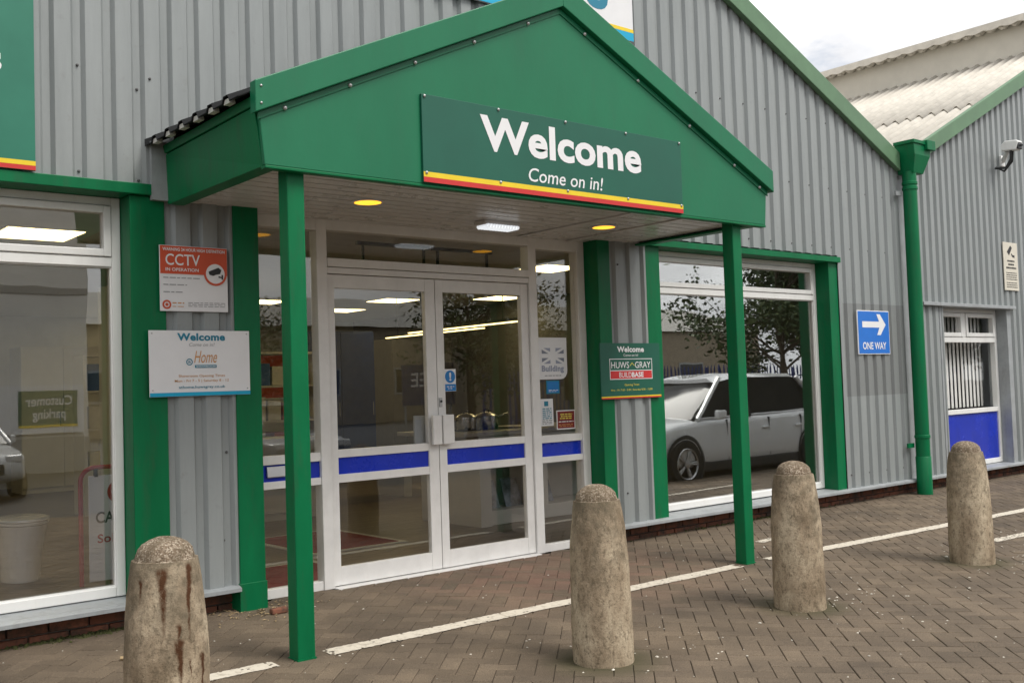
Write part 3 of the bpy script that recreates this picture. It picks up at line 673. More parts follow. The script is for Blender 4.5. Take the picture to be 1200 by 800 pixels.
# verge flashing and roofs
def sloped(name, mat, par, x0, z0, x1, z1, hi, lo, y0, y1, bev=.006):
    return MB().prism([(x0, z0+lo), (x1, z1+lo), (x1, z1+hi), (x0, z0+hi)], 'y', y0, y1).build(name, mat, par, bev)
sloped('verge_flashing', 'faded_green', BL, APX, verge(APX), 11.0, verge(11.0), .05, -.155, 6.15, 6.215)
sloped('verge_flashing', 'faded_green', BL, -5.0, verge(-5), APX, verge(APX), .05, -.155, 6.15, 6.215)
def corrugated(name, mat, par, x0, z0, x1, z1, y0, y1, wl, amp, thick=.008):
    """roof sheet: waves across y, running up the slope from (x0,z0) to (x1,z1)"""
    n = int((y1-y0)/wl*6); vs = []; fs = []
    for i in range(n+1):
        y = y0+(y1-y0)*i/n; dz = amp*math.sin(2*math.pi*(y-y0)/wl); vs += [(x0, y, z0+dz), (x1, y, z1+dz)]
    for i in range(n): fs.append((2*i, 2*i+1, 2*i+3, 2*i+2))
    o = MB().add(vs, fs, True).build(name, mat, par); s = o.modifiers.new('thick', 'SOLIDIFY'); s.thickness = thick; s.offset = -1; return o
corrugated('roof', 'roof_cream', BL, 11.05, verge(11.05)-.02, APX, verge(APX)-.02, 6.24, 26, .21, .027)
corrugated('roof', 'roof_cream', BL, -5.0, verge(-5)-.02, APX, verge(APX)-.02, 6.24, 26, .21, .027)

# ------------------------------------------------------------------ neighbouring unit
NU = thing('neighbouring_unit', (14, 6.39, 0), 'grey ribbed metal unit with cream corrugated roof at the right', 'building')
def verge2(x): return 4.135+.471*(x-11.79)
xr = 16.27
ribbed('cladding', 11.30, 11.93, .158, verge2, .155, 12.64, parent=NU); ribbed('cladding', 11.93, 13.70, 2.145, verge2, .155, 12.64, parent=NU)
def v2top(x): return verge2(x) if x < xr else 6.50+.30*(x-xr)
ribbed('cladding', 13.70, 21.0, .158, v2top, .155, 12.64, parent=NU)
trim('jamb_trim', 13.592, 13.70, .16, 2.15, 6.228, 6.5, 'grey_trim', .003, NU); trim('jamb_trim', 11.86, 11.952, .16, 2.15, 6.228, 6.5, 'grey_trim', .003, NU)
trim('header_trim', 11.40, 13.74, 2.145, 2.185, 6.165, 6.5, 'grey_trim', .004, NU)
MB().prism([(6.17, .128), (6.20, .122), (6.45, .15), (6.45, .172), (6.205, .162), (6.17, .150)], 'x', 11.12, 21).build('sill_flashing', 'grey_trim', NU)
plinth(11.1, 15.4, NU)
box('backing_wall', 'interior_dark', NU, 15.4, 21, 6.345, 6.45, -.06, .12)
sloped('verge_flashing', 'faded_green', NU, 11.32, verge2(11.32), xr+.1, verge2(xr+.1), .05, -.14, 6.15, 6.215)
corrugated('roof', 'roof_cream', NU, 11.25, verge2(11.25)-.04, xr, verge2(xr)-.04, 6.22, 28, .175, .034)
m = MB()      # overlapping sheet ends part-way up the slope
corrugated('roof_lap', 'roof_cream', NU, 13.3, verge2(13.3)-.012, xr-.02, verge2(xr-.02)-.03, 6.22, 28, .175, .034)
box('clerestory_wall', 'wall_cream', NU, xr-.06, xr, 6.3, 28, 6.1, 6.80)
box('clerestory_trim', 'wall_cream', NU, xr-.085, xr-.06, 6.3, 28, 6.17, 6.235, .004)
corrugated('upper_roof', 'roof_cream', NU, xr-.26, 6.70, 21, 6.70+.33*5, 6.1, 28, .19, .032, .012)
corrugated('eave_filler', 'roof_cream', NU, xr-.20, 6.63, xr-.06, 6.665, 6.1, 28, .19, .03, .05)
m = MB(); n = 700; vs = []; fs = []
for i in range(n+1):
    yy = 6.1+(28-6.1)*i/n; zz = 6.615+.028*abs(math.sin(math.pi*(yy-6.1)/.27))*-1+.03; vs += [(xr-.27, yy, zz), (xr-.27, yy, 6.735)]
for i in range(n): fs.append((2*i, 2*i+2, 2*i+3, 2*i+1))
o = m.add(vs, fs).build('eave_edge', 'roof_cream', NU); q = o.modifiers.new('t', 'SOLIDIFY'); q.thickness = .02
box('valley_gutter', 'faded_green', NU, 10.95, 11.45, 6.26, 26, 3.70, 3.80)
box('valley_flashing', 'grey_trim', NU, 11.06, 11.31, 6.262, 6.29, .15, 3.95)
# its window
wn = part('window', (12, YF-.02, .2), NU); X0, X1, y0 = 11.954, 13.590, YF-.02
rails(wn, X0, X1, .175, 2.143, y0, y0+.07, .06, .06, .06, .05)
for a, b in ((1.722, 1.79), (.832, .888)): box('transom', 'white_pvc', wn, X0+.06, X1-.06, y0-.002, y0+.068, a, b, .004)
box('mullion', 'white_pvc', wn, 12.72-.04, 12.72+.04, y0-.003, y0+.067, 1.79, 2.093, .004)
for a, b in ((X0+.06, 12.68), (12.76, X1-.06)):
    rails(wn, a+.004, b-.004, 1.794, 2.089, y0-.014, y0+.05, .05, .05, .05, .05, name='sash'); pane(wn, a+.05, b-.05, 1.84, 2.043, y0+.02, 'office_glass')
pane(wn, X0+.055, X1-.055, .884, 1.726, y0+.03, 'office_glass')
box('infill_panel', 'panel_blue', wn, X0+.055, X1-.055, y0+.02, y0+.04, .23, .836)
bl = thing('vertical_blind', (12.7, 6.6, .9), 'pale vertical strip blinds hanging inside the small right window', 'blinds')
for k in range(16):
    x = 12.02+k*.098; MB().add([(x-.040, 6.553, .90), (x+.040, 6.565, .90), (x+.040, 6.565, 2.13), (x-.040, 6.553, 2.13)], [(0, 1, 2, 3)]).build('slat', 'blind', bl)
box('head_rail', 'white_pvc', bl, 11.98, 13.58, 6.54, 6.59, 2.131, 2.16)
tag(MB().box(11.5, 16, 6.7, 10, -.02, -.004).build('office_floor', 'interior_dark'), kind='structure'); tag(MB().box(11.5, 16, 9.9, 10, 0, 2.6).build('office_wall', 'interior_wall'), kind='structure')
tag(MB().box(11.46, 11.52, 6.5, 10, 0, 2.6).build('office_wall', 'interior_wall'), kind='structure'); tag(MB().box(15.95, 16, 6.5, 10, 0, 2.6).build('office_wall', 'interior_wall'), kind='structure')
tag(MB().box(11.4, 16.1, 6.32, 10, 2.6, 2.64).build('office_ceiling', 'ceiling_tile'), kind='structure')

# ------------------------------------------------------------------ downpipe with hopper
DP = thing('rainwater_pipe', (11.08, 6.1, 0), 'fat green rainwater downpipe with square hopper between the two units', 'downpipe')
m = MB(); hx0, hx1, hy0, hy1 = 10.98, 11.36, 5.97, 6.21
vs = [(hx0, hy0, 3.99), (hx1, hy0, 3.99), (hx1, hy1, 3.99), (hx0, hy1, 3.99), (hx0+.02, hy0+.0, 3.83), (hx1-.02, hy0+.0, 3.83), (hx1-.02, hy1, 3.83), (hx0+.02, hy1, 3.83), (hx0+.06, hy0+.05, 3.63), (hx1-.10, hy0+.05, 3.63), (hx1-.10, hy1, 3.63), (hx0+.06, hy1, 3.63)]
fs = [(0, 1, 2, 3), (8, 11, 10, 9)]
for r in (0, 4):
    for k in range(4): fs.append((r+k, r+4+k, r+4+(k+1) % 4, r+(k+1) % 4))
m.add(vs, fs).build('hopper', 'green_paint', DP, .006)
box('hopper_rim', 'green_paint', DP, hx0-.015, hx1+.015, hy0-.015, hy1, 3.955, 3.995, .004); box('outlet_box', 'green_paint', DP, 11.22, 11.40, 5.93, 6.05, 3.90, 4.01, .005)
px, py = 11.09, 6.10
MB().lathe([(.078, 0), (.078, 3.66)], (px, py, gz(6.1)), 28, True).build('pipe', 'green_paint', DP)
for z in (.62, 3.50, 3.44): MB().lathe([(.079, 0), (.086, .006), (.086, .034), (.079, .04)], (px, py, z), 28).build('collar', 'green_paint', DP)
MB().lathe([(.084, 0), (.084, .42), (.080, .425)], (px, py, gz(6.1)+.001), 28).build('socket', 'green_paint', DP)
for z in (.52, 3.38): box('bracket', 'green_paint' if z < 1 else 'grey_trim', DP, px-.20, px-.07, 6.16, 6.18, z, z+.05); 

# ------------------------------------------------------------------ canopy
CX = 4.577; YC = 4.89; SL2 = .463
CP = thing('entrance_canopy', (CX, 4.95, 0), 'green gabled entrance canopy on two square posts in front of the glass doors', 'canopy')
HB, HT = 2.117, 2.172        # half width at the bottom and at the top of the side panels
ZB, ZE, ZA = 2.543, 2.955, 3.965
def ctop(x): return ZA-SL2*abs(x-CX)
gp = MB().prism([(CX-HB, ZB), (CX+HB, ZB), (CX+HT-.02, ctop(CX+HT)-.06), (CX, ZA-.06), (CX-HT+.02, ctop(CX-HT)-.06)], 'y', YC, YC+.03).build('gable_panel', 'green_panel', CP, .004)
for s in (-1, 1):
    x0, x1 = CX, CX+s*(HT+.012)
    pts = [(x0, ZA-.155), (x1, ctop(x1)-.155), (x1, ctop(x1)+.012), (x0, ZA+.012)]
    MB().prism(pts if s > 0 else pts[::-1], 'y', YC-.045, YC+.02).build('barge_board', 'green_panel', CP, .005)
    pts = [(x0, ZA-.158), (x1-s*.03, ctop(x1-s*.03)-.158), (x1-s*.03, ctop(x1-s*.03)-.195), (x0, ZA-.195)]
    MB().prism(pts if s > 0 else pts[::-1], 'y', YC-.007, YC+.004).build('angle_strip', 'green_panel', CP, .002)
    # side fascia, slightly splayed, with the eave trim above it
    xb, xt = CX+s*HB, CX+s*HT; zj = 2.845; xj = xb+(xt-xb)*(zj-ZB)/(2.955-ZB)
    fa = YC+.031; xk = xb+s*.010
    MB().add([(xb, fa, ZB), (xj, fa, zj), (xj-s*.03, fa, zj), (xb-s*.03, fa, ZB), (xb, 6.2, ZB), (xk, 6.2, zj), (xk-s*.03, 6.2, zj), (xb-s*.03, 6.2, ZB)], [(0, 1, 2, 3), (7, 6, 5, 4), (0, 4, 5, 1), (1, 5, 6, 2), (2, 6, 7, 3), (3, 7, 4, 0)]).build('side_fascia', 'green_paint', CP, .003)
    fa = YC+.021; zt_ = ctop(xt)-.062; q = [(xj+s*.008, zj+.006), (xt+s*.004, zt_), (xt-s*.03, zt_), (xj-s*.025, zj+.006)]; dx = xk-xj
    MB().add([(a, fa, b) for a, b in q]+[(a+dx, 6.19, b) for a, b in q], [(0, 1, 2, 3), (7, 6, 5, 4), (0, 4, 5, 1), (1, 5, 6, 2), (2, 6, 7, 3), (3, 7, 4, 0)]).build('eave_trim', 'green_paint', CP, .003)
    MB().box(min(xb, xb-s*.10), max(xb, xb-s*.10), YC+.032, 6.19, ZB-.004, ZB+.012).build('soffit_edge', 'green_paint', CP, .003)
    box('wall_flashing', 'grey_trim', CP, min(xb+s*.10, xb-s*.0), max(xb+s*.10, xb), 6.185, 6.221, 2.56, 2.92)
    # profiled roof sheet
    def roofsheet():
        vs = []; fs = []; prof = []
        y = YC+.022; pitch = .2
        while y < 6.2:
            for dy, dz in ((0, 0), (.11, 0), (.13, .034), (.18, .034)): prof.append((min(y+dy, 6.21), dz))
            y += pitch
        xe = CX+s*(HT+.075)
        for yy, dz in prof: vs += [(xe, yy, ctop(xe)-.034+dz), (CX, yy, ctop(CX)-.034+dz)]
        for i in range(len(prof)-1): fs.append((2*i, 2*i+1, 2*i+3, 2*i+2))
        o = MB().add(vs, fs).build('roof_sheet', 'black_sheet', CP); q = o.modifiers.new('t', 'SOLIDIFY'); q.thickness = .006; q.offset = 1
    roofsheet()
    for k in range(6):        # pale foam fillers in the sheet ends
        y = YC+.105+k*.2; xe = CX+s*(HT+.03)
        MB().prism([(y+.045, ctop(xe)-.062), (y+.115, ctop(xe)-.062), (y+.105, ctop(xe)-.036), (y+.052, ctop(xe)-.036)], 'x', min(xe, xe+s*.034), max(xe, xe+s*.034)).build('sheet_filler', 'cabinet', CP)
box('bottom_trim', 'green_paint', CP, CX-HB, CX+HB, YC-.004, YC+.05, ZB-.018, ZB-.001, .004)
box('ridge_cap', 'green_panel', CP, CX-.06, CX+.06, YC+.025, 6.2, ZA-.0, ZA+.010)
# soffit boards
sf = box('soffit', 'black_sheet', CP, CX-HB+.02, CX+HB-.02, YC+.05, 6.385, 2.585, 2.60)
y = YC+.055; p0 = None
while y < 6.36:
    x0, x1 = CX-HB+.04, CX+HB-.04
    if p0 is None: p0 = MB().prism([(0.0, 0), (.104, 0), (.112, .012), (.1245, .0125), (0, .0125)], 'x', x0-CX, x1-CX).build('plank', 'soffit_plank', sf, origin=(0, 0, 0), bev=.003); o = p0
    else: o = p0.copy(); COL.objects.link(o); o.parent = sf
    pw = world_of(sf); o.location = (CX-pw[0], y-pw[1], 2.570-pw[2]); y += .125
for x in (5.44, 5.98): box('joint_cover', 'soffit_plank', CP, x-.03, x+.03, YC+.06, 6.37, 2.560, 2.568, .002)
for x in (2.612, 6.352):
    p = box('post', 'green_paint', CP, x, x+.102, 4.945, 5.047, gz(5.0)-.01, 2.56, .006)
    box('base_plate', 'green_paint', CP, x-.004, x+.106, 4.941, 5.051, gz(5.0)-.02, gz(5)+.006)
# rivets along the gable angle
rv = None
def rivet(par, x, y, z, mat='screw', r=.013):
    return MB().lathe([(r, 0), (r*.95, .004), (r*.6, .009), (.001, .011)], (0, 0, 0), 12).build('rivet', mat, par, origin=(0, 0, 0))
for s in (-1, 1):
    for d in ((.28, .72, 1.16, 1.60, 2.0) if s < 0 else (.22, .72, 1.25, 1.75, 2.05)):
        x = CX+s*d
        if rv is None: rv = rivet(CP, 0, 0, 0); rv.rotation_euler = (R(90), 0, 0); o = rv
        else: o = rv.copy(); COL.objects.link(o)
        o.location = (x-CX, YC-.008-4.95, ctop(x)-.185)
for z in (2.85, 2.94):
    o = rv.copy(); COL.objects.link(o); o.location = (-HT+.02, YC-.046-4.95, z-.0); o.scale = (.55, .55, .55)

# ------------------------------------------------------------------ lamps on the soffit
def downlight(x, y, label):
    t = thing('downlight', (x, y, 2.57), label, 'light', 'amber canopy downlights')
    MB().lathe([(.085, -.006), (.112, -.004), (.112, .004), (.085, .004)], (x, y, 2.568), 32, False).build('bezel', 'soffit_plank', t)
    MB().lathe([(.001, -.012), (.06, -.010), (.092, -.004), (.092, .0)], (x, y, 2.567), 32, False).build('lens', 'amber_lamp', t)
downlight(3.56, 5.66, 'round amber downlight in the soffit near the left post'); downlight(5.71, 5.68, 'round amber downlight in the soffit towards the right post')
t = thing('bulkhead_light', (4.83, 5.92, 2.5), 'white rectangular ribbed bulkhead lamp under the canopy above the doors', 'light')
Mx = MB().box(4.66, 5.0, 5.84, 5.97, 2.535, 2.5695).build('housing', 'soffit_plank', t, .008)
for k in range(11): box('rib', 'bulkhead_diffuser', t, 4.685+k*.027, 4.685+k*.027+.018, 5.828, 5.965, 2.512, 2.540, .006)
box('diffuser', 'bulkhead_diffuser', t, 4.675, 4.985, 5.835, 5.96, 2.520, 2.538, .005)

# ------------------------------------------------------------------ signs
t = thing('welcome_banner', (4.58, YC, 2.55), 'wide green Welcome sign across the canopy gable with yellow and red stripes', 'sign')
x0, x1, z0, z1 = 3.447, 5.707, 2.549, 3.066; yb = YC-.018
box('board', 'sign_green', t, x0, x1, yb, YC-.001, z0, z1, .002)
box('stripe', 'stripe_yellow', t, x0, x1, yb-.0025, yb-.0005, z0+.032, z0+.062); box('stripe', 'stripe_red', t, x0, x1, yb-.0025, yb-.0005, z0+.002, z0+.0315)
text('Welcome', 'lettering_white', t, 3.874, 5.285, 2.787, 3.006, yb-.002, .031, sp=1.02); text('Come on in!', 'lettering_white', t, 4.25, 4.905, 2.635, 2.722, yb-.002, .006, .16)
for x in (x0+.02, 4.02, 4.58, 5.14, x1-.02):
    for z in (z1-.012, z0+.056):
        o = rv.copy(); COL.objects.link(o); o.parent = t; o.location = (x-4.58, yb-.003-YC, z-2.55); o.scale = (.75, .75, .75)

t = thing('trade_sign', (.2, 6.2, 2.6), 'large green fascia sign with yellow and red stripes cut off at the upper left', 'sign')
box('board', 'banner_green', t, -1.4, 1.695, 6.185, 6.205, 2.662, 4.1, .002)
box('stripe', 'stripe_yellow', t, -1.4, 1.695, 6.1825, 6.1845, 2.690, 2.716); box('stripe', 'stripe_red', t, -1.4, 1.695, 6.1825, 6.1845, 2.664, 2.6895)
text('s', 'lettering_white', t, 1.435, 1.522, 3.20, 3.315, 6.183, .03)

t = thing('showroom_banner', (5.5, 6.2, 4.3), 'white sign with teal lettering on the wall above the canopy ridge', 'sign')
box('board', 'sign_white', t, 4.25, 6.675, 6.185, 6.205, 4.345, 5.9, .002)
box('stripe', 'cyan', t, 4.25, 6.675, 6.1825, 6.1845, 4.347, 4.42); box('stripe', 'stripe_yellow', t, 5.9, 6.675, 6.1825, 6.1845, 4.421, 4.452)
MB().add([(4.25, 6.1835, 4.42), (5.9, 6.1835, 4.42), (5.2, 6.1835, 4.62), (4.25, 6.1835, 4.9)], [(0, 1, 2, 3)]).build('swoosh', 'cyan', t)
MB().add([(4.25, 6.1825, 4.92), (4.25, 6.1825, 4.90), (5.2, 6.1825, 4.62), (5.9, 6.1825, 4.42), (6.0, 6.1825, 4.45), (5.22, 6.1825, 4.66)], [(0, 1, 2, 3, 4, 5)]).build('stripe', 'lettering_orange', t)
text('ng', 'lettering_teal', t, 5.85, 6.37, 4.55, 5.0, 6.183, .03)

t = thing('cctv_sign', (2.62, 6.21, 1.9), 'orange and white CCTV warning sign above the showroom sign by the doors', 'sign')
x0, x1, z0, z1 = 2.405, 2.842, 1.885, 2.29; yb = 6.203
box('board', 'sign_white', t, x0, x1, yb, 6.212, z0, z1, .001)
box('header', 'sign_orange', t, x0+.003, x1-.003, yb-.0025, yb-.0005, 2.115, z1-.003)
text('WARNING 24 HOUR HIGH DEFINITION', 'lettering_white', t, x0+.018, x1-.018, 2.256, 2.276, yb-.004, .02)
text('CCTV', 'lettering_white', t, x0+.035, x0+.255, 2.168, 2.238, yb-.004, .01); text('IN OPERATION', 'lettering_white', t, x0+.035, x0+.245, 2.132, 2.152, yb-.004, .015)
disc('sign_orange', t, x0+.355, 2.125, yb-.0035, .076, .062); disc('sign_white', t, x0+.355, 2.125, yb-.003, .064, name='disc')
poly('lettering_black', t, [(x0+.31, 2.138), (x0+.375, 2.165), (x0+.395, 2.15), (x0+.385, 2.125), (x0+.36, 2.12), (x0+.34, 2.112), (x0+.315, 2.118)], yb-.005, 'camera_pictogram')
poly('lettering_black', t, [(x0+.375, 2.112), (x0+.395, 2.107), (x0+.395, 2.120), (x0+.405, 2.120), (x0+.405, 2.090), (x0+.395, 2.090), (x0+.395, 2.099), (x0+.375, 2.102)], yb-.005, 'camera_pictogram')
disc('sign_orange', t, x0+.04, 1.925, yb-.002, .028, .017); disc('sign_orange', t, x0+.04, 1.925, yb-.002, .010, name='disc')
bars('lettering_grey', t, [(x0+.02, x0+.26, 2.088, .006), (x0+.02, x0+.17, 2.045, .006), (x0+.02, x0+.15, 2.0, .006)]+[(x0+.175, x1-.02, 1.937-.011*k, .004) for k in range(3)], yb-.002)
bars('lettering_orange', t, [(x0+.075, x0+.15, 1.932, .007), (x0+.075, x0+.15, 1.912, .004)], yb-.002)

t = thing('showroom_sign', (2.65, 6.21, 1.4), 'white Welcome showroom sign with teal bottom edge left of the doors', 'sign')
x0, x1, z0, z1 = 2.328, 2.978, 1.362, 1.766; yb = 6.197; xm = (x0+x1)/2
box('board', 'sign_white', t, x0, x1, yb, 6.204, z0, z1, .001); box('stripe', 'cyan', t, x0+.001, x1-.001, yb-.0025, yb-.0005, z0+.001, z0+.024)
text('Welcome', 'lettering_teal', t, xm-.15, xm+.16, 1.703, 1.750, yb-.002, .04); text('Come on in!', 'lettering_grey', t, xm-.075, xm+.09, 1.668, 1.690, yb-.002, 0, .2)
text('Home', 'lettering_orange', t, xm-.045, xm+.105, 1.566, 1.640, yb-.002, 0, .35); disc('lettering_teal', t, xm-.075, 1.572, yb-.002, .021, .015); text('a', 'lettering_teal', t, xm-.085, xm-.066, 1.565, 1.579, yb-.002, .01)
box('stripe', 'lettering_teal', t, xm-.04, xm+.10, yb-.0025, yb-.0005, 1.535, 1.553); text('SHOWROOM', 'lettering_white', t, xm-.033, xm+.093, 1.539, 1.549, yb-.004, .02)
text('Showroom Opening Times', 'lettering_orange', t, xm-.145, xm+.155, 1.474, 1.494, yb-.002, .006); text('Mon - Fri 7 - 5 | Saturday 8 - 12', 'lettering_orange', t, xm-.17, xm+.18, 1.444, 1.464, yb-.002, .006)
text('athome.huwsgray.co.uk', 'lettering_teal', t, xm-.145, xm+.155, 1.404, 1.426, yb-.002, .012)
for x in (x0+.018, x1-.018):
    for z in (z0+.04, z1-.018):
        o = rv.copy(); COL.objects.link(o); o.parent = t; o.location = (x-2.65, yb-6.21, z-1.4); o.scale = (.4, .4, .4)

t = thing('opening_times_sign', (6.5, 6.21, 1.25), 'green Welcome opening times sign with red band right of the doors', 'sign')
x0, x1, z0, z1 = 6.137, 6.872, 1.222, 1.695; yb = 6.203; xm = (x0+x1)/2
box('board', 'sign_green', t, x0, x1, yb, 6.214, z0, z1, .001)
box('stripe', 'stripe_yellow', t, x0, x1, yb-.0025, yb-.0005, z0+.012, z0+.022); box('stripe', 'stripe_red', t, x0, x1, yb-.0025, yb-.0005, z0+.001, z0+.0115)
text('Welcome', 'lettering_white', t, xm-.165, xm+.165, 1.617, 1.667, yb-.002, .035); text('Come on in!', 'lettering_white', t, xm-.09, xm+.09, 1.581, 1.602, yb-.002, .004)
lx0, lx1 = xm-.262, xm+.262
m = MB(); a = .006
for q in ((lx0, lx1, 1.556, 1.556+a), (lx0, lx1, 1.385, 1.385+a), (lx0, lx0+a, 1.391, 1.556), (lx1-a, lx1, 1.391, 1.556), (lx0+a, lx1-a, 1.458, 1.458+a)): m.box(q[0], q[1], yb-.0025, yb-.0005, q[2], q[3])
m.build('logo_border', 'lettering_white', t); box('logo_band', 'stripe_red', t, lx0+.007, lx1-.007, yb-.0024, yb-.0006, 1.392, 1.457)
text('HUWS', 'lettering_white', t, lx0+.02, lx0+.235, 1.480, 1.535, yb-.002, .004); text('GRAY', 'lettering_white', t, lx1-.215, lx1-.02, 1.480, 1.535, yb-.002, .004)
poly('lettering_yellow', t, [(xm-.020, 1.50), (xm+.012, 1.53), (xm+.044, 1.50), (xm+.036, 1.50), (xm+.012, 1.520), (xm-.010, 1.50)], yb-.002, 'logo_roof')
text('BUILD', 'lettering_white', t, lx0+.11, lx0+.26, 1.402, 1.446, yb-.004, .0); text('BASE', 'lettering_white', t, lx0+.265, lx0+.41, 1.402, 1.446, yb-.004, .03)
text('Opening Times', 'lettering_yellow', t, xm-.09, xm+.09, 1.325, 1.348, yb-.002, .006); text('Mon - Fri 7.00 - 5.00 | Saturday 8.00 - 12.00', 'lettering_yellow', t, xm-.255, xm+.255, 1.283, 1.304, yb-.002, .006)

t = thing('one_way_sign', (10.36, 6.2, 1.6), 'blue ONE WAY sign with white arrow pointing right beside the downpipe', 'sign')
x0, x1, z0, z1 = 10.045, 10.685, 1.578, 2.058; yb = 6.205
box('board', 'sign_white', t, x0, x1, yb, 6.216, z0, z1, .002); box('face', 'sign_blue', t, x0+.012, x1-.012, yb-.0025, yb-.0005, z0+.010, z1-.010)
poly('lettering_white', t, [(x0+.09, 1.872), (x0+.43, 1.872), (x0+.38, 1.79), (x0+.45, 1.79), (x0+.56, 1.905), (x0+.45, 2.02), (x0+.38, 2.02), (x0+.43, 1.938), (x0+.09, 1.938)], yb-.004, 'arrow')
text('ONE WAY', 'lettering_white', t, x0+.085, x1-.085, 1.632, 1.712, yb-.004, .02)

t = thing('camera_notice', (13.74, 6.2, 2.4), 'tall cream notice with a camera pictogram on the right unit wall', 'sign')
x0, x1, z0, z1 = 13.545, 13.945, 2.395, 3.025; yb = 6.205
box('board', 'cream_board', t, x0, x1, yb, 6.216, z0, z1, .002)
poly('lettering_black', t, [(x0+.10, 2.90), (x0+.20, 2.985), (x0+.245, 2.955), (x0+.155, 2.855)], yb-.002, 'camera_pictogram'); poly('lettering_black', t, [(x0+.21, 2.875), (x0+.225, 2.885), (x0+.26, 2.86), (x0+.31, 2.865), (x0+.31, 2.83), (x0+.25, 2.835)], yb-.002, 'camera_pictogram')
bars('lettering_black', t, [(x0+.10, x1-.10, 2.77, .022), (x0+.12, x1-.12, 2.725, .022), (x0+.06, x1-.06, 2.68, .022)]+[(x0+.05, x1-.05, 2.62-.028*k, .010) for k in range(4)]+[(x0+.05, x1-.05, 2.49-.028*k, .010) for k in range(3)], yb-.002)

# CCTV camera
t = thing('security_camera', (13.6, 6.2, 4.1), 'white security camera on a bracket on the right unit wall', 'camera')
MB().box(13.60, 13.70, 6.19, 6.22, 4.02, 4.16).build('wall_plate', 'white_pvc', t, .006)
MB().tube([(13.65, 6.19, 4.09), (13.58, 6.13, 4.13), (13.46, 6.04, 4.17)], .03, 10).build('arm', 'white_pvc', t)
MB().prism([(5.90, 4.15), (6.09, 4.17), (6.09, 4.25), (6.04, 4.29), (5.88, 4.275), (5.865, 4.25)], 'x', 13.37, 13.51).build('body', 'white_pvc', t, .02)
MB().box(13.382, 13.498, 5.868, 5.895, 4.162, 4.255).build('front_glass', 'dark_metal', t, .01)
MB().lathe([(.03, 0), (.03, .012)], (13.44, 5.862, 4.20), 14).build('lens', 'car_glass', t)
MB().tube([(13.41, 5.98, 4.16), (13.42, 5.99, 4.05), (13.41, 6.05, 3.95), (13.44, 6.2, 3.97)], .015, 8).build('cable', 'dark_metal', t)
MB().tube([(13.47, 5.98, 4.16), (13.48, 6.0, 4.03), (13.47, 6.1, 3.92), (13.49, 6.21, 3.99)], .014, 8).build('cable', 'dark_metal', t)

# notices stuck on the glass (outer faces)
ys = YF+.012+.03-.004
t = thing('flag_poster', (5.79, ys, 1.41), 'white poster with grey union flag stuck on the narrow side window', 'poster')
x0, x1, z0, z1 = 5.648, 5.965, 1.405, 1.752
pts = [(x0, z0), (x1-.07, z0)]+[(x1-.07+.07*math.sin(a), z0+.07-.07*math.cos(a)) for a in (R(20), R(45), R(70))]+[(x1, z0+.07), (x1, z1), (x0, z1)]
MB().prism(pts, 'y', ys, ys+.002).build('sheet', 'sign_white', t)
fx0, fx1, fz0, fz1 = x0+.035, x1-.035, 1.535, 1.665; fm, fn = (fx0+fx1)/2, (fz0+fz1)/2
for sx in (-1, 1):
    for sz in (-1, 1):
        ax, az = fm+sx*.03, fn+sz*.018; bx2, bz2 = (fx1 if sx > 0 else fx0), (fz1 if sz > 0 else fz0)
        poly('flag_lilac', t, [(ax, az+sz*.015), (bx2-sx*.02, bz2), (ax, bz2)], ys-.002, 'flag_field'); poly('flag_grey', t, [(ax+sx*.02, az), (bx2, az), (bx2, bz2-sz*.012)], ys-.002, 'flag_field')
text('Building', 'flag_lilac', t, x0+.03, x1-.04, 1.455, 1.52, ys-.002, .04)
bars('lettering_grey', t, [(x0+.06, x1-.07, 1.432, .007)], ys-.002)
t = thing('blue_sticker', (5.79, ys, 1.29), 'small blue square sticker under the flag poster', 'sticker')
box('sheet', 'lettering_teal', t, 5.722, 5.87, ys, ys+.002, 1.285, 1.395); box('field', 'sticker_blue', t, 5.733, 5.859, ys-.002, ys-.0004, 1.295, 1.385)
bars('sign_white', t, [(5.745, 5.85, 1.312, .005), (5.745, 5.83, 1.302, .004)], ys-.0035)
t = thing('teal_notice', (5.72, ys, 1.03), 'narrow white notice with teal square low on the side window', 'notice')
box('sheet', 'sign_white', t, 5.645, 5.79, ys, ys+.002, 1.022, 1.245); box('field', 'lettering_teal', t, 5.692, 5.735, ys-.002, ys-.0004, 1.185, 1.225)
bars('lettering_teal', t, [(5.67, 5.77, 1.16-.016*k, .008) for k in range(6)], ys-.002); bars('lettering_grey', t, [(5.665, 5.775, 1.065-.014*k, .007) for k in range(3)], ys-.002)
t = thing('red_notice', (5.92, ys, 1.0), 'dark red notice with yellow print at the bottom of the side window', 'notice')
box('sheet', 'sign_white', t, 5.825, 6.035, ys, ys+.002, .985, 1.145); box('field', 'maroon', t, 5.835, 6.025, ys-.002, ys-.0004, .995, 1.135)
bars('lettering_yellow', t, [(5.865, 6.0, 1.105, .010), (5.87, 5.995, 1.088, .010), (5.86, 6.0, 1.071, .010)], ys-.0035); bars('sign_white', t, [(5.845, 6.015, 1.045, .008)], ys-.0035); bars('lettering_orange', t, [(5.845, 6.015, 1.022, .006), (5.85, 6.0, 1.008, .006)], ys-.0035)
yd = YF+.02+.02-.004
t = thing('push_sticker', (4.72, yd, 1.35), 'blue and white mandatory sticker with exclamation mark on the right door glass', 'sticker')
x0, x1, z0, z1 = 4.682, 4.792, 1.335, 1.505
box('sheet', 'sign_white', t, x0, x1, yd, yd+.002, z0, z1); disc('sticker_blue', t, (x0+x1)/2, 1.447, yd-.0015, .048, name='disc'); box('field', 'sticker_blue', t, x0+.003, x1-.003, yd-.002, yd-.0004, z0+.003, z0+.055)
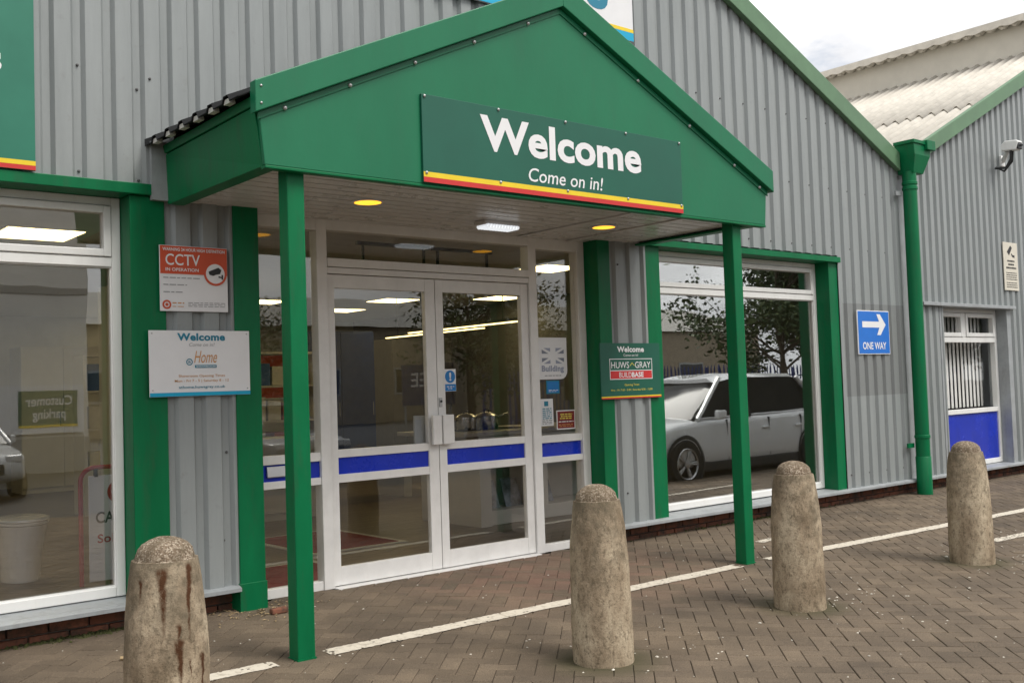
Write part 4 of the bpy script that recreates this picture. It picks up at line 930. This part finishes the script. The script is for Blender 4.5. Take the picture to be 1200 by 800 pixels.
text('!', 'lettering_white', t, (x0+x1)/2-.010, (x0+x1)/2+.010, 1.415, 1.480, yd-.003, .03); bars('lettering_white', t, [(x0+.02, x1-.02, 1.368, .006), (x0+.03, x1-.03, 1.353, .006)], yd-.0035)

# ------------------------------------------------------------------ bollards
PR = [(.158, -.05), (.158, .02), (.156, .25), (.153, .45), (.148, .58), (.138, .69), (.128, .77), (.1215, .803), (.1195, .812), (.1185, .816), (.108, .8175), (.1065, .826)]
for a in (22, 40, 56, 70, 82, 88): PR.append((.1065*math.cos(R(a))+.001, .826+.072*math.sin(R(a))))
labels = ['rust streaked concrete bollard, nearest of the four, by the left window', 'pale concrete bollard in front of the right glass door', 'concrete bollard just right of the right canopy post', 'furthest concrete bollard, in front of the blue window panel']
prof = MB()
for i, (x, y) in enumerate(BOLL):
    seg = 72; m = MB(); vs = []; fs = []; ZR = []
    for (ra, za), (rb, zb_) in zip(PR, PR[1:]):
        k = max(1, int((zb_-za)/.018)); ZR += [(ra+(rb-ra)*q/k, za+(zb_-za)*q/k) for q in range(k)]
    ZR.append(PR[-1]); n = len(ZR)
    for r, z in ZR:
        for k in range(seg):
            a = 2*math.pi*k/seg; p = Vector((math.cos(a)*.15, math.sin(a)*.15, z))
            q = r+.0035*noise.noise(p*9+Vector((i*7, 0, 0)))+.0022*noise.noise(p*38+Vector((0, i*5, 0)))
            pit = noise.noise(p*26+Vector((i*3, 9, 4)))
            if pit > .45: q -= .006*(pit-.45)/.3
            if z > .82: q += .0022*noise.noise(p*95)
            q = max(q, .0005); vs.append((x+q*math.cos(a), y+q*math.sin(a), z+gz(y)+(.0025*noise.noise(p*90) if z > .85 else 0)))
    for k in range(n-1):
        for j in range(seg): fs.append((k*seg+j, k*seg+(j+1) % seg, (k+1)*seg+(j+1) % seg, (k+1)*seg+j))
    fs.append(tuple(range((n-1)*seg, n*seg))); m.add(vs, fs, True)
    o = m.build('bollard', 'rusty_concrete' if i == 0 else 'concrete', None, origin=(x, y, gz(y)))
    if i == 0: o.rotation_euler = (0, 0, R(-20))
    else: o.rotation_euler = (R(.6*(i-2)), R(.5), R(40*i))
    tag(o, labels[i], 'bollard', 'concrete bollards in front of the building')

# ------------------------------------------------------------------ showroom inside
def st(name, mat, *b): return tag(MB().box(*b).build(name, mat), kind='structure')
st('showroom_floor', 'wood_floor', -3, 11.0, 6.48, 18.2, -.024, -.002)
st('showroom_ceiling', 'ceiling_tile', -3, 11.0, 6.62, 18.2, 2.76, 2.80)
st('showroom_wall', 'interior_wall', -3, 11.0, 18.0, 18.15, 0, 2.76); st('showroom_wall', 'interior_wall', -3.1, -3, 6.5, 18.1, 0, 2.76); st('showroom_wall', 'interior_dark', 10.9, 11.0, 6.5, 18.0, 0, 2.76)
cp = None
for (x, y) in [(2.5, 9.1), (2.5, 11.9), (2.5, 14.6), (.2, 9.1), (.2, 11.9), (5.0, 11.6), (5.2, 14.6), (7.1, 14.3), (8.9, 13.5), (9.1, 15.4), (8.3, 9.2), (6.4, 17.0), (-2.0, 9.1), (-2.0, 11.9), (.2, 14.6), (4.0, 7.6), (7.2, 11.8), (10.3, 12.6)]:  # the end of the list holds extra panels added to brighten the interior
    if cp is None:
        cp = thing('ceiling_panel', (x, y, 2.75), 'square lit panel in the showroom ceiling', 'light', 'lit showroom ceiling panels')
        box('frame', 'white_pvc', cp, x-.31, x+.31, y-.31, y+.31, 2.75, 2.759); box('diffuser', 'panel_light', cp, x-.295, x+.295, y-.295, y+.295, 2.744, 2.7495)
    else: dup(cp, (x, y, 2.75))
for k, (x, y) in enumerate([(8.3, 11.0), (8.7, 12.2)]):
    t = thing('strip_light', (x, y, 2.2), ('nearer' if k == 0 else 'further')+' slim lit strip light hanging behind the right door', 'light')
    box('body', 'dark_metal', t, x-.03, x+.03, y-1.2, y+1.2, 2.17, 2.21); box('diffuser', 'strip_light', t, x-.028, x+.028, y-1.19, y+1.19, 2.155, 2.169)
    for q in (-.9, .9): MB().tube([(x, y+q, 2.21), (x, y+q, 2.76)], .006, 6).build('wire', 'dark_metal', t)
for k, (x, y, l) in enumerate([(5.0, 7.55, .75), (5.9, 7.75, .7)]):
    t = thing('hanging_rail', (x, y, 2.5), ('left' if k == 0 else 'right')+' black rail hanging from the ceiling behind the fanlight', 'rail')
    z = 2.60+.03*k; MB().box(x-l/2, x+l/2, y-.015, y+.015, z, z+.03).build('bar', 'dark_metal', t); 
    for q in (-l/2+.06, l/2-.06): MB().box(x+q-.01, x+q+.01, y-.01, y+.01, z-.35, z-.001).build('drop', 'dark_metal', t)
# kitchen island with pans
isl = thing('kitchen_island', (7.4, 8.5, 0), 'pale kitchen island with a brochure niche behind the right door', 'kitchen island')
m = MB(); m.box(6.22, 6.36, 8.0, 9.0, .0, .88); m.box(6.36, 8.6, 8.06, 9.0, .0, .14); m.box(6.36, 8.6, 8.0, 9.0, .56, .88); m.box(6.36, 8.6, 8.5, 9.0, .14, .56); m.box(7.0, 7.1, 8.0, 8.5, .14, .56)
m.build('carcass', 'cabinet', isl, .004); box('worktop', 'worktop', isl, 6.0, 8.8, 7.95, 9.1, .885, .925, .006); box('hob', 'car_glass', isl, 6.3, 7.1, 8.3, 8.85, .926, .932)
for k, x in enumerate((6.42, 6.72, 7.15)):
    t = thing('brochure', (x, 8.2, .14), ('left', 'middle', 'right')[k]+' printed brochure standing in the island niche', 'brochure')
    MB().prism([(8.22, .142), (8.23, .142), (8.33, .42), (8.32, .42)], 'x', x, x+.22).build('cover', 'photo_print', t)
def saucepan(x, y, r, h, ang, label):
    t = thing('saucepan', (x, y, .932), label, 'saucepan', 'pans on the hob')
    MB().lathe([(.001, .002), (r*.95, 0), (r, .01), (r, h), (r+.006, h+.003), (r-.004, h), (r-.006, .02)], (x, y, .932), 28, False).build('pan', 'steel', t)
    MB().lathe([(r, 0), (r*.8, .018), (r*.35, .034), (.001, .038)], (x, y, .932+h+.003), 28, False).build('lid', 'steel', t)
    MB().tube([(x-.03, y, .932+h+.036), (x-.028, y, .932+h+.062), (x, y, .932+h+.072), (x+.028, y, .932+h+.062), (x+.03, y, .932+h+.036)], .006, 8).build('knob', 'dark_metal', t)
    d = Vector((math.cos(ang), math.sin(ang), 0)); p = Vector((x, y, .932+h*.75)); MB().tube([p+d*r, p+d*(r+.06)+Vector((0, 0, .02)), p+d*(r+.19)+Vector((0, 0, .05))], [.009, .008, .011], 8).build('handle', 'steel', t)
saucepan(6.42, 8.45, .11, .13, R(165), 'steel saucepan with lid on the hob, left of the pair'); saucepan(6.72, 8.50, .12, .13, R(5), 'steel saucepan with lid on the hob, right of the pair')
t = thing('display_bench', (7.5, 11.5, 0), 'low wooden display bench on white panels deep in the showroom', 'bench')
box('top', 'bench_wood', t, 6.3, 9.6, 11.1, 11.8, .52, .58, .005)
for x in (6.4, 7.5, 8.6, 9.5): box('support', 'cabinet', t, x-.06, x+.06, 11.15, 11.75, 0, .518)
for k, x in enumerate((8.0, 8.5, 9.0)):
    MBt = MB().lathe([(.06, 0), (.07, .02), (.07, .16), (.075, .165), (.06, .20), (.012, .205), (.018, .23), (.001, .235)], (x, 11.4, .581), 20, True).build('jar', 'jar', None, origin=(x, 11.4, .581)); tag(MBt, ('left', 'middle', 'right')[k]+' white lidded jar on the wooden display bench', 'jar')
def tall(name, x, y, wd, dp, h, mat, label, cat, door=True):
    t = thing(name, (x, y, 0), label, cat); box('carcass', mat, t, x-wd/2, x+wd/2, y-dp/2, y+dp/2, 0, h, .004)
    n = max(1, int(wd/.55))
    for k in range(n):
        a, b = x-wd/2+wd*k/n+.004, x-wd/2+wd*(k+1)/n-.004; box('front', mat, t, a, b, y-dp/2-.02, y-dp/2-.001, .08, h-.03, .004); MB().tube([(b-.05, y-dp/2-.04, 1.0), (b-.05, y-dp/2-.04, 1.2)], .007, 6).build('handle', 'steel', t)
tall('display_stand', 6.1, 13.2, .55, .1, 2.05, 'display_blue', 'narrow dark blue display panel behind the left door', 'display panel'); tall('display_stand', 8.2, 14.0, 1.2, .12, 2.3, 'display_blue', 'wide dark blue display panel deep behind the left door', 'display panel')
tall('tall_cabinet', 5.2, 16.9, 1.8, .6, 2.2, 'cabinet', 'pale tall cabinets against the showroom back wall', 'cabinet'); tall('tall_cabinet', 9.9, 14.5, 1.2, .6, 2.2, 'interior_dark', 'dark tall cabinets in the right corner of the showroom', 'cabinet')
tall('base_unit', 5.0, 10.6, 1.5, .6, .88, 'cabinet', 'pale base units with worktop behind the left door', 'cabinet'); tall('partition', 3.6, 9.6, .12, 2.4, 2.5, 'interior_wall', 'pale partition beside the toilet display', 'partition')
for (x0, x1, y0, y1, lb) in ((3.15, 4.1, 6.75, 7.55, 'red mat just inside the left side window'), (4.35, 5.2, 7.9, 9.1, 'red mat further inside behind the left door')):
    t = thing('door_mat', ((x0+x1)/2, (y0+y1)/2, 0), lb, 'mat'); box('pile', 'mat_red', t, x0, x1, y0, y1, -.001, .010, .003); 
    m = MB(); m.box(x0-.06, x1+.06, y0-.06, y0-.001, -.001, .007); m.box(x0-.06, x1+.06, y1+.001, y1+.06, -.001, .007); m.box(x0-.06, x0-.001, y0-.001, y1+.001, -.001, .007); m.box(x1+.001, x1+.06, y0-.001, y1+.001, -.001, .007); m.build('edging', 'cabinet', t)
# toilet
t = thing('toilet', (2.22, 8.62, 0), 'white toilet pan with closed lid inside the left window', 'toilet')
def dshape(sx, sy, z, cy): return [(2.22+sx*math.cos(a), cy+sy*math.sin(a)*(1 if math.sin(a) < 0 else .72), z) for a in [2*math.pi*k/40 for k in range(40)]]
def loft(rings, name, mat, par):
    n = len(rings[0]); vs = sum(rings, []); fs = []
    for i in range(len(rings)-1):
        for k in range(n): fs.append((i*n+k, i*n+(k+1) % n, (i+1)*n+(k+1) % n, (i+1)*n+k))
    fs += [tuple(range(n))[::-1], tuple(range((len(rings)-1)*n, len(rings)*n))]; return MB().add(vs, fs, True).build(name, mat, par)
loft([dshape(.135, .20, 0, 8.66), dshape(.14, .205, .03, 8.66), dshape(.15, .22, .2, 8.65), dshape(.175, .26, .38, 8.62), dshape(.182, .27, .43, 8.61)], 'pan', 'porcelain', t)
loft([dshape(.187, .275, .434, 8.61), dshape(.192, .28, .44, 8.61), dshape(.192, .28, .452, 8.61), dshape(.187, .275, .456, 8.61)], 'seat', 'porcelain', t)
loft([dshape(.190, .278, .460, 8.61), dshape(.194, .282, .466, 8.61), dshape(.190, .278, .480, 8.61), dshape(.15, .23, .490, 8.61)], 'lid', 'porcelain', t)
# pavement sign
t = thing('pavement_sign', (2.75, 7.95, 0), 'white board in a red tubular frame standing inside the left window', 'sign')
def rrect(x0, x1, z0, z1, r):
    p = []
    for cx, cz, a0 in ((x1-r, z1-r, 0), (x0+r, z1-r, 90)): p += [(cx+r*math.cos(R(a0+a)), cz+r*math.sin(R(a0+a))) for a in (0, 18, 36, 54, 72, 90)]
    return [(x1, z0)]+p+[(x0, z0)]
MB().tube([(x, 7.95+(.92-z)*.0, z) for x, z in rrect(2.46, 3.10, 0, .86, .10)], .017, 10).build('frame', 'red_tube', t)
box('board', 'sign_white', t, 2.515, 3.05, 7.945, 7.957, .02, .80, .006)
text('CA', 'lettering_black', t, 2.565, 2.70, .445, .53, 7.943, .02); text('Sold', 'red_tube', t, 2.575, 2.745, .30, .365, 7.943, .015)
disc('red_tube', t, 2.735, .67, 7.942, .085, .055); disc('red_tube', t, 2.735, .67, 7.942, .032, name='disc')
for x in (2.57, 2.99): box('clip', 'dark_metal', t, x-.012, x+.012, 7.935, 7.965, .79, .85)

# ------------------------------------------------------------------ across the car park (seen in the glass)
def car(x, y, rz, paint, label, suv=False):
    t = thing('parked_car', (0, 0, 0), label, 'car', 'cars parked across the car park'); z0 = gz(-3)
    h = 1.66 if suv else 1.45; Ln = 4.95 if suv else 4.3; hw = .92 if suv else .88; zb = .98 if suv else .88
    # stations from nose (-x) to tail: x, z bottom, z shoulder, half width
    S = [(-Ln/2, .42, .62, hw*.70), (-Ln/2+.08, .30, .74, hw*.86), (-Ln/2+.30, .24, .86 if suv else .76, hw*.96), (-Ln/2+.75, .22, .96 if suv else .84, hw), (-Ln/2+1.25, .22, zb+.02, hw), (-.1, .22, zb+.03, hw), (Ln/2-1.2, .22, zb+.06, hw), (Ln/2-.4, .24, zb+.08, hw*.98), (Ln/2-.10, .30, zb+.04, hw*.92), (Ln/2, .42, zb-.1, hw*.82)]
    rings = []
    for (X, a, b, w_) in S:
        rings.append([(X, -w_*.92, a), (X, -w_, a+.12), (X, -w_*1.0, (a+b)/2), (X, -w_*.985, b-.06), (X, -w_*.90, b), (X, 0, b+.03), (X, w_*.90, b), (X, w_*.985, b-.06), (X, w_*1.0, (a+b)/2), (X, w_, a+.12), (X, w_*.92, a)])
    o = loft(rings, 'body', paint, t); sb = o.modifiers.new('s', 'SUBSURF'); sb.levels = 1; sb.render_levels = 2
    G = [(-Ln/2+1.15, zb, hw*.86), (-Ln/2+1.95, h-.06, hw*.70), (-Ln/2+2.5, h, hw*.70), (Ln/2-1.0, h-.03, hw*.68), (Ln/2-.30, zb+.10, hw*.80)]
    gr = [[(X, -w_*1.06, zb-.02), (X, -w_, max(z-.05, zb)), (X, -w_*.8, z), (X, w_*.8, z), (X, w_, max(z-.05, zb)), (X, w_*1.06, zb-.02)] for X, z, w_ in G]
    loft(gr, 'cabin_glass', 'car_glass', t)
    m = MB(); rl = [(-Ln/2+1.85, h-.07, hw*.71), (-Ln/2+2.5, h+.012, hw*.71), (Ln/2-1.0, h-.018, hw*.69), (Ln/2-.72, h-.16, hw*.71)]
    loft([[(X, -w_, z-.06), (X, -w_*.82, z), (X, w_*.82, z), (X, w_, z-.06)] for X, z, w_ in rl], 'roof', paint, t)
    for s in (-1, 1):
        for (xa, xb2) in ((-Ln/2+1.22, -Ln/2+1.98), (-.02, .02), (Ln/2-.42, Ln/2-.95)):
            MB().tube([(xa, s*hw*.93, zb), (xb2, s*hw*.725, h-.06)], .035, 6).build('pillar', paint if abs(xa) > .1 else 'dark_metal', t)
        MB().box(-Ln/2+1.5, -Ln/2+1.7, s*hw*1.02-.09*(s < 0)-.0, s*hw*1.02+.09*(s > 0)+.0, zb, zb+.13).build('mirror', paint, t, .03)
        MB().box(-Ln/2+.02, -Ln/2+.30, s*hw*.66-.14, s*hw*.66+.14, .62, .74).build('headlight', 'lamp_glass', t, .03); MB().box(Ln/2-.18, Ln/2-.0, s*hw*.70-.12, s*hw*.70+.12, zb-.18, zb-.02).build('tail_light', 'car_red_lamp', t, .02)
        for X in (-Ln/2+.85, Ln/2-.9):
            r = .35 if suv else .315; yy = s*(hw-.07)
            wl = bpy.data.objects.new('wheel', None); COL.objects.link(wl); wl.parent = t; WORLD[wl.name] = (0, 0, 0)
            def ring(prof, seg=32):
                vs = []; fs = []
                for rr, dy in prof:
                    for k in range(seg): a = 2*math.pi*k/seg; vs.append((X+rr*math.cos(a), yy+s*dy, r+rr*math.sin(a)))
                for i in range(len(prof)-1):
                    for k in range(seg): fs.append((i*seg+k, i*seg+(k+1) % seg, (i+1)*seg+(k+1) % seg, (i+1)*seg+k))
                return vs, fs
            MB().add(*ring([(.22, -.1), (r-.02, -.1), (r, -.07), (r, .07), (r-.02, .10), (.23, .10), (.22, .06), (.22, -.1)]), True).build('tyre', 'tyre', wl); m = MB(); m.add(*ring([(.232, .09), (.215, .098), (.20, .06), (.20, .0), (.03, .0)]), True)
            m.build('rim', 'dark_metal', wl); m = MB()
            for k in range(5):
                for dd in (-.09, .09): a = 2*math.pi*k/5; m.tube([(X+.04*math.cos(a), yy+s*.075, r+.04*math.sin(a)), (X+.215*math.cos(a+dd), yy+s*.085, r+.215*math.sin(a+dd))], .017, 6)
            m.add(*ring([(.235, .095), (.222, .108), (.205, .09)]), True); m.add(*ring([(.06, .05), (.055, .10), (.002, .105)]), True); m.build('spoke', 'alloy', wl)
            MB().add(*ring([(r+.075, .075), (r+.03, .082), (r+.012, .06)]), True).build('wheel_arch', 'dark_metal', t)
    for s in (-1, 1):
        for X in (-.62, .42, 1.28): MB().box(X-.006, X+.006, min(s*hw*.95, s*hw*.993), max(s*hw*.95, s*hw*.993), .36, zb-.02).build('door_seam', 'dark_metal', t)
        for X in (.22, 1.10): MB().box(X, X+.18, min(s*hw*.97, s*(hw*.99+.025)), max(s*hw*.97, s*(hw*.99+.025)), zb-.20, zb-.165).build('door_handle', paint, t, .01)
        MB().box(-Ln/2+1.25, Ln/2-1.3, min(s*hw*.90, s*hw*.995), max(s*hw*.90, s*hw*.995), .20, .36).build('sill', 'dark_metal', t, .02)
        MB().tube([(-Ln/2+1.30, s*hw*.915, zb+.012), (Ln/2-.45, s*hw*.87, zb+.05)], .014, 6).build('window_trim', 'alloy', t)
    MB().box(-Ln/2-.005, -Ln/2+.1, -.42, .42, .40, .60).build('grille', 'dark_metal', t, .03); MB().box(-Ln/2-.03, -Ln/2+.02, -.26, .26, .36, .46).build('number_plate', 'sign_white', t, .004)
    t.location = (x, y, z0); t.rotation_euler = (0, 0, rz)
car(13.33, 1.80, 0, 'car_silver', 'silver four by four mirrored in the right window', True)
car(4.0, -7.4, R(-90), 'car_white', 'white hatchback mirrored in the left window', False)
car(8.9, -5.3, R(-90), 'car_grey', 'dark grey hatchback mirrored in the side window', False)
# pale shed opposite with the customer parking board
z0 = gz(-3)
t = thing('opposite_shed', (-1, -14.5, z0), 'pale two storey shed opposite the showroom, mirrored in the left window', 'building')
box('wall', 'shed_cream', t, -12, 7.9, -18, -12.0, z0, 7.2); box('base_course', 'shed_grey', t, -12.01, 7.91, -11.999, -11.96, z0, .55); box('eave', 'grey_trim', t, -12.2, 8.1, -18.2, -11.8, 7.2, 7.45)
box('string_course', 'shed_grey', t, -12, 7.9, -11.999, -11.97, 3.85, 4.0)
for x in (-9, -5, -1, 3.2):
    for z in (1.9, 4.7):
        if z < 3 and x > 2: continue
        f = box('window', 'white_pvc', t, x, x+2.6, -11.998, -11.95, z, z+1.25); box('pane', 'car_glass', f, x+.08, x+2.52, -11.949, -11.94, z+.08, z+1.17)
t = thing('parking_board', (7.0, -11.9, .8), 'green Customer parking board on the shed opposite', 'sign')
x0, x1, zb0, zb1 = 6.35, 7.62, .80, 1.62
box('board', 'sign_white', t, x0-.35, x1+.15, -11.94, -11.9, zb0-.15, zb1+.12); box('face', 'sign_green', t, x0, x1, -11.898, -11.89, zb0, zb1); box('stripe', 'stripe_yellow', t, x0, x1, -11.889, -11.885, zb0, zb0+.05)
text('Customer\nparking', 'lettering_white', t, x0+.12, x1-.12, zb0+.12, zb1-.12, -11.887, .01, mirror=True)
# second, long low building and fence further off
t = thing('far_warehouse', (28, -34, z0), 'long low beige warehouse far behind the car park', 'building')
box('wall', 'far_brick', t, 10, 60, -44, -32, z0, 4.6); MB().prism([(-44.3, 4.6), (-31.7, 4.6), (-38, 6.6)], 'x', 9.8, 60.2).build('roof', 'shed_grey', t)
for k in range(8): f = box('window', 'grey_trim', t, 13+k*5.5, 15.4+k*5.5, -31.999, -31.95, 1.2, 2.6); box('pane', 'car_glass', f, 13.1+k*5.5, 15.3+k*5.5, -31.949, -31.94, 1.3, 2.5)
fn = thing('palisade_fence', (26, -15, z0), 'blue steel palisade fence across the car park', 'fence')
pl = None
for k in range(150):
    x = 22+k*.22
    if pl is None: pl = MB().prism([(-.035, 0), (.035, 0), (.035, 2.05), (0, 2.2), (-.035, 2.05)], 'y', -.012, .012).build('pale', 'palisade_blue', fn, origin=(0, 0, 0)); o = pl
    else: o = pl.copy(); COL.objects.link(o)
    o.location = (x-26, 0, 0)
for z in (.4, 1.7): box('rail', 'palisade_blue', fn, 21.9, 55.0, -15.06, -15.02, z0+z, z0+z+.06)
for k in range(12): box('post', 'palisade_blue', fn, 22+k*2.97, 22.1+k*2.97, -15.16, -15.065, z0, z0+2.1)
def tree(x, y, h, cr, seed, label, n=5200, ls=1.):
    r = random.Random(seed); t = thing('tree', (x, y, z0), label, 'tree', 'trees behind the car park')
    tr = MB(); top = Vector((x+r.uniform(-.3, .3), y+r.uniform(-.3, .3), z0+h*.82)); base = Vector((x, y, z0)); mid = base.lerp(top, .45)+Vector((r.uniform(-.15, .15), r.uniform(-.15, .15), 0))
    tr.tube([base, base+Vector((0, 0, .4)), mid, top], [.17, .13, .10, .03], 9); tips = []
    for k in range(26):
        f = r.uniform(.26, .97); p = base.lerp(top, f); a = r.uniform(0, 6.28); l = cr*r.uniform(.55, 1.0)*(1.1-.5*abs(f-.6)); q = p+Vector((math.cos(a)*l, math.sin(a)*l, r.uniform(.1, .6)*l)); m_ = p.lerp(q, .5)+Vector((0, 0, .12*l))
        tr.tube([p, m_, q], [.045, .028, .01], 6); tips += [q, m_, p.lerp(q, .8)]
        for j in range(3):
            b = r.uniform(0, 6.28); q2 = m_+Vector((math.cos(b)*l*.4, math.sin(b)*l*.4, r.uniform(-.1, .4)*l)); tr.tube([m_, q2], [.018, .006], 5); tips.append(q2)
    tr.build('trunk', 'bark', t)
    for mt, share in (('leaf_dark', .6), ('leaf_light', .4)):
        c = MB()
        for k in range(int(n*share)):
            p = r.choice(tips)+Vector((r.gauss(0, .36), r.gauss(0, .36), r.gauss(0, .30))); s = r.uniform(.05, .11)*ls; u = Vector((r.gauss(0, 1), r.gauss(0, 1), r.gauss(0, .6))).normalized(); v = u.cross(Vector((r.gauss(0, 1), r.gauss(0, 1), r.gauss(0, 1)))).normalized()
            c.add([p-u*s, p+v*s*.5, p+u*s, p-v*s*.5], [(0, 1, 2, 3)])
        c.build('crown', mt, t)
tree(19.5, -12.5, 5.6, 2.0, 3, 'spreading leafy tree mirrored in the right door', 4200)
tree(31.5, -9.5, 8.2, 4.3, 4, 'tall leafy tree mirrored in the middle of the right window', 24000, 1.25)
tree(37.0, -10.5, 7.4, 3.6, 5, 'leafy tree mirrored at the right end of the right window', 20000, 1.3)
tree(25.5, -17.5, 5.8, 2.2, 6, 'smaller leafy tree behind the blue fence', 4200)
tree(15.0, -18.0, 5.2, 1.8, 8, 'thin leafy tree mirrored in the left door', 3200)

tree(45, -10, 8.4, 3.8, 9, 'broad leafy tree mirrored in the small right window', 12000, 1.5)
tree(51, -11, 8.5, 3.9, 10, 'leafy tree furthest along the car park edge', 12000, 1.5)
tree(48, -17, 7.5, 3.4, 11, 'leafy tree behind the right end of the blue fence', 8000, 1.5)
t = thing('free_banner', (18.2, -13, z0), 'dark FREE banner on two posts mirrored in the doors', 'sign')
box('board', 'display_blue', t, 17.3, 19.2, -13.03, -13.0, .9, 2.15, .004); text('FREE', 'lettering_white', t, 17.6, 18.9, 1.45, 1.88, -12.995, .01, mirror=True)
for x in (17.4, 19.05): box('post', 'grey_trim', t, x, x+.06, -13.09, -13.031, z0, 2.1)

bx0 = None; prod = {}
for k, c in enumerate([(.45, .10, .04), (.55, .45, .10), (.05, .12, .30), (.6, .58, .52), (.10, .25, .10)]): pm('carton_%d' % k, c, .5, .1)
for u, (sx0, sy, lb) in enumerate([(5.6, 12.4, 'tall stocked shelf unit behind the left door'), (4.0, 12.9, 'tall stocked shelf unit behind the left side window')]):
    t = thing('shelf_unit', (sx0+.6, sy, 0), lb, 'shelves')
    for x in (sx0, sx0+1.2): box('upright', 'cabinet', t, x-.02, x+.02, sy-.2, sy+.2, 0, 1.9)
    for z in (.1, .55, 1.0, 1.45, 1.88): box('shelf', 'cabinet', t, sx0+.021, sx0+1.179, sy-.2, sy+.2, z, z+.025)
    for z in (.126, .576, 1.026, 1.476):
        x = sx0+.05
        n_ = 0
        while x < sx0+1.0:
            wd = random.uniform(.10, .2); h = random.uniform(.16, .34); c = random.randrange(5); n_ += 1
            o = MB().box(x, x+wd, sy-.16, sy+.1, z, z+h).build('product_box', 'carton_%d' % c, None, bev=.006, origin=(x, sy, z))
            tag(o, '%s product box, %s from left on the %s shelf behind the %s' % (('red', 'yellow', 'blue', 'cream', 'green')[c], ('first', 'second', 'third', 'fourth', 'fifth', 'sixth', 'seventh', 'eighth', 'ninth')[n_-1], {.126: 'bottom', .576: 'second', 1.026: 'third', 1.476: 'top'}[z], ('left door', 'left side window')[u]), 'box', 'boxed products on the shelves'); x += wd+.03
for k, (x, y, z0_, wd, h, mt) in enumerate([(6.9, 17.97, 1.2, 1.4, .9, 'photo_print'), (3.0, 17.97, 1.1, 1.0, 1.2, 'display_blue'), (8.9, 17.97, 1.3, 1.2, .8, 'sign_orange')]):
    t = thing('wall_poster', (x, y, z0_), ('printed kitchen', 'dark blue', 'orange')[k]+' poster on the showroom back wall', 'poster'); box('frame', 'white_pvc', t, x-wd/2-.03, x+wd/2+.03, y-.02, y, z0_-.03, z0_+h+.03); box('print', mt, t, x-wd/2, x+wd/2, y-.024, y-.0205, z0_, z0_+h)
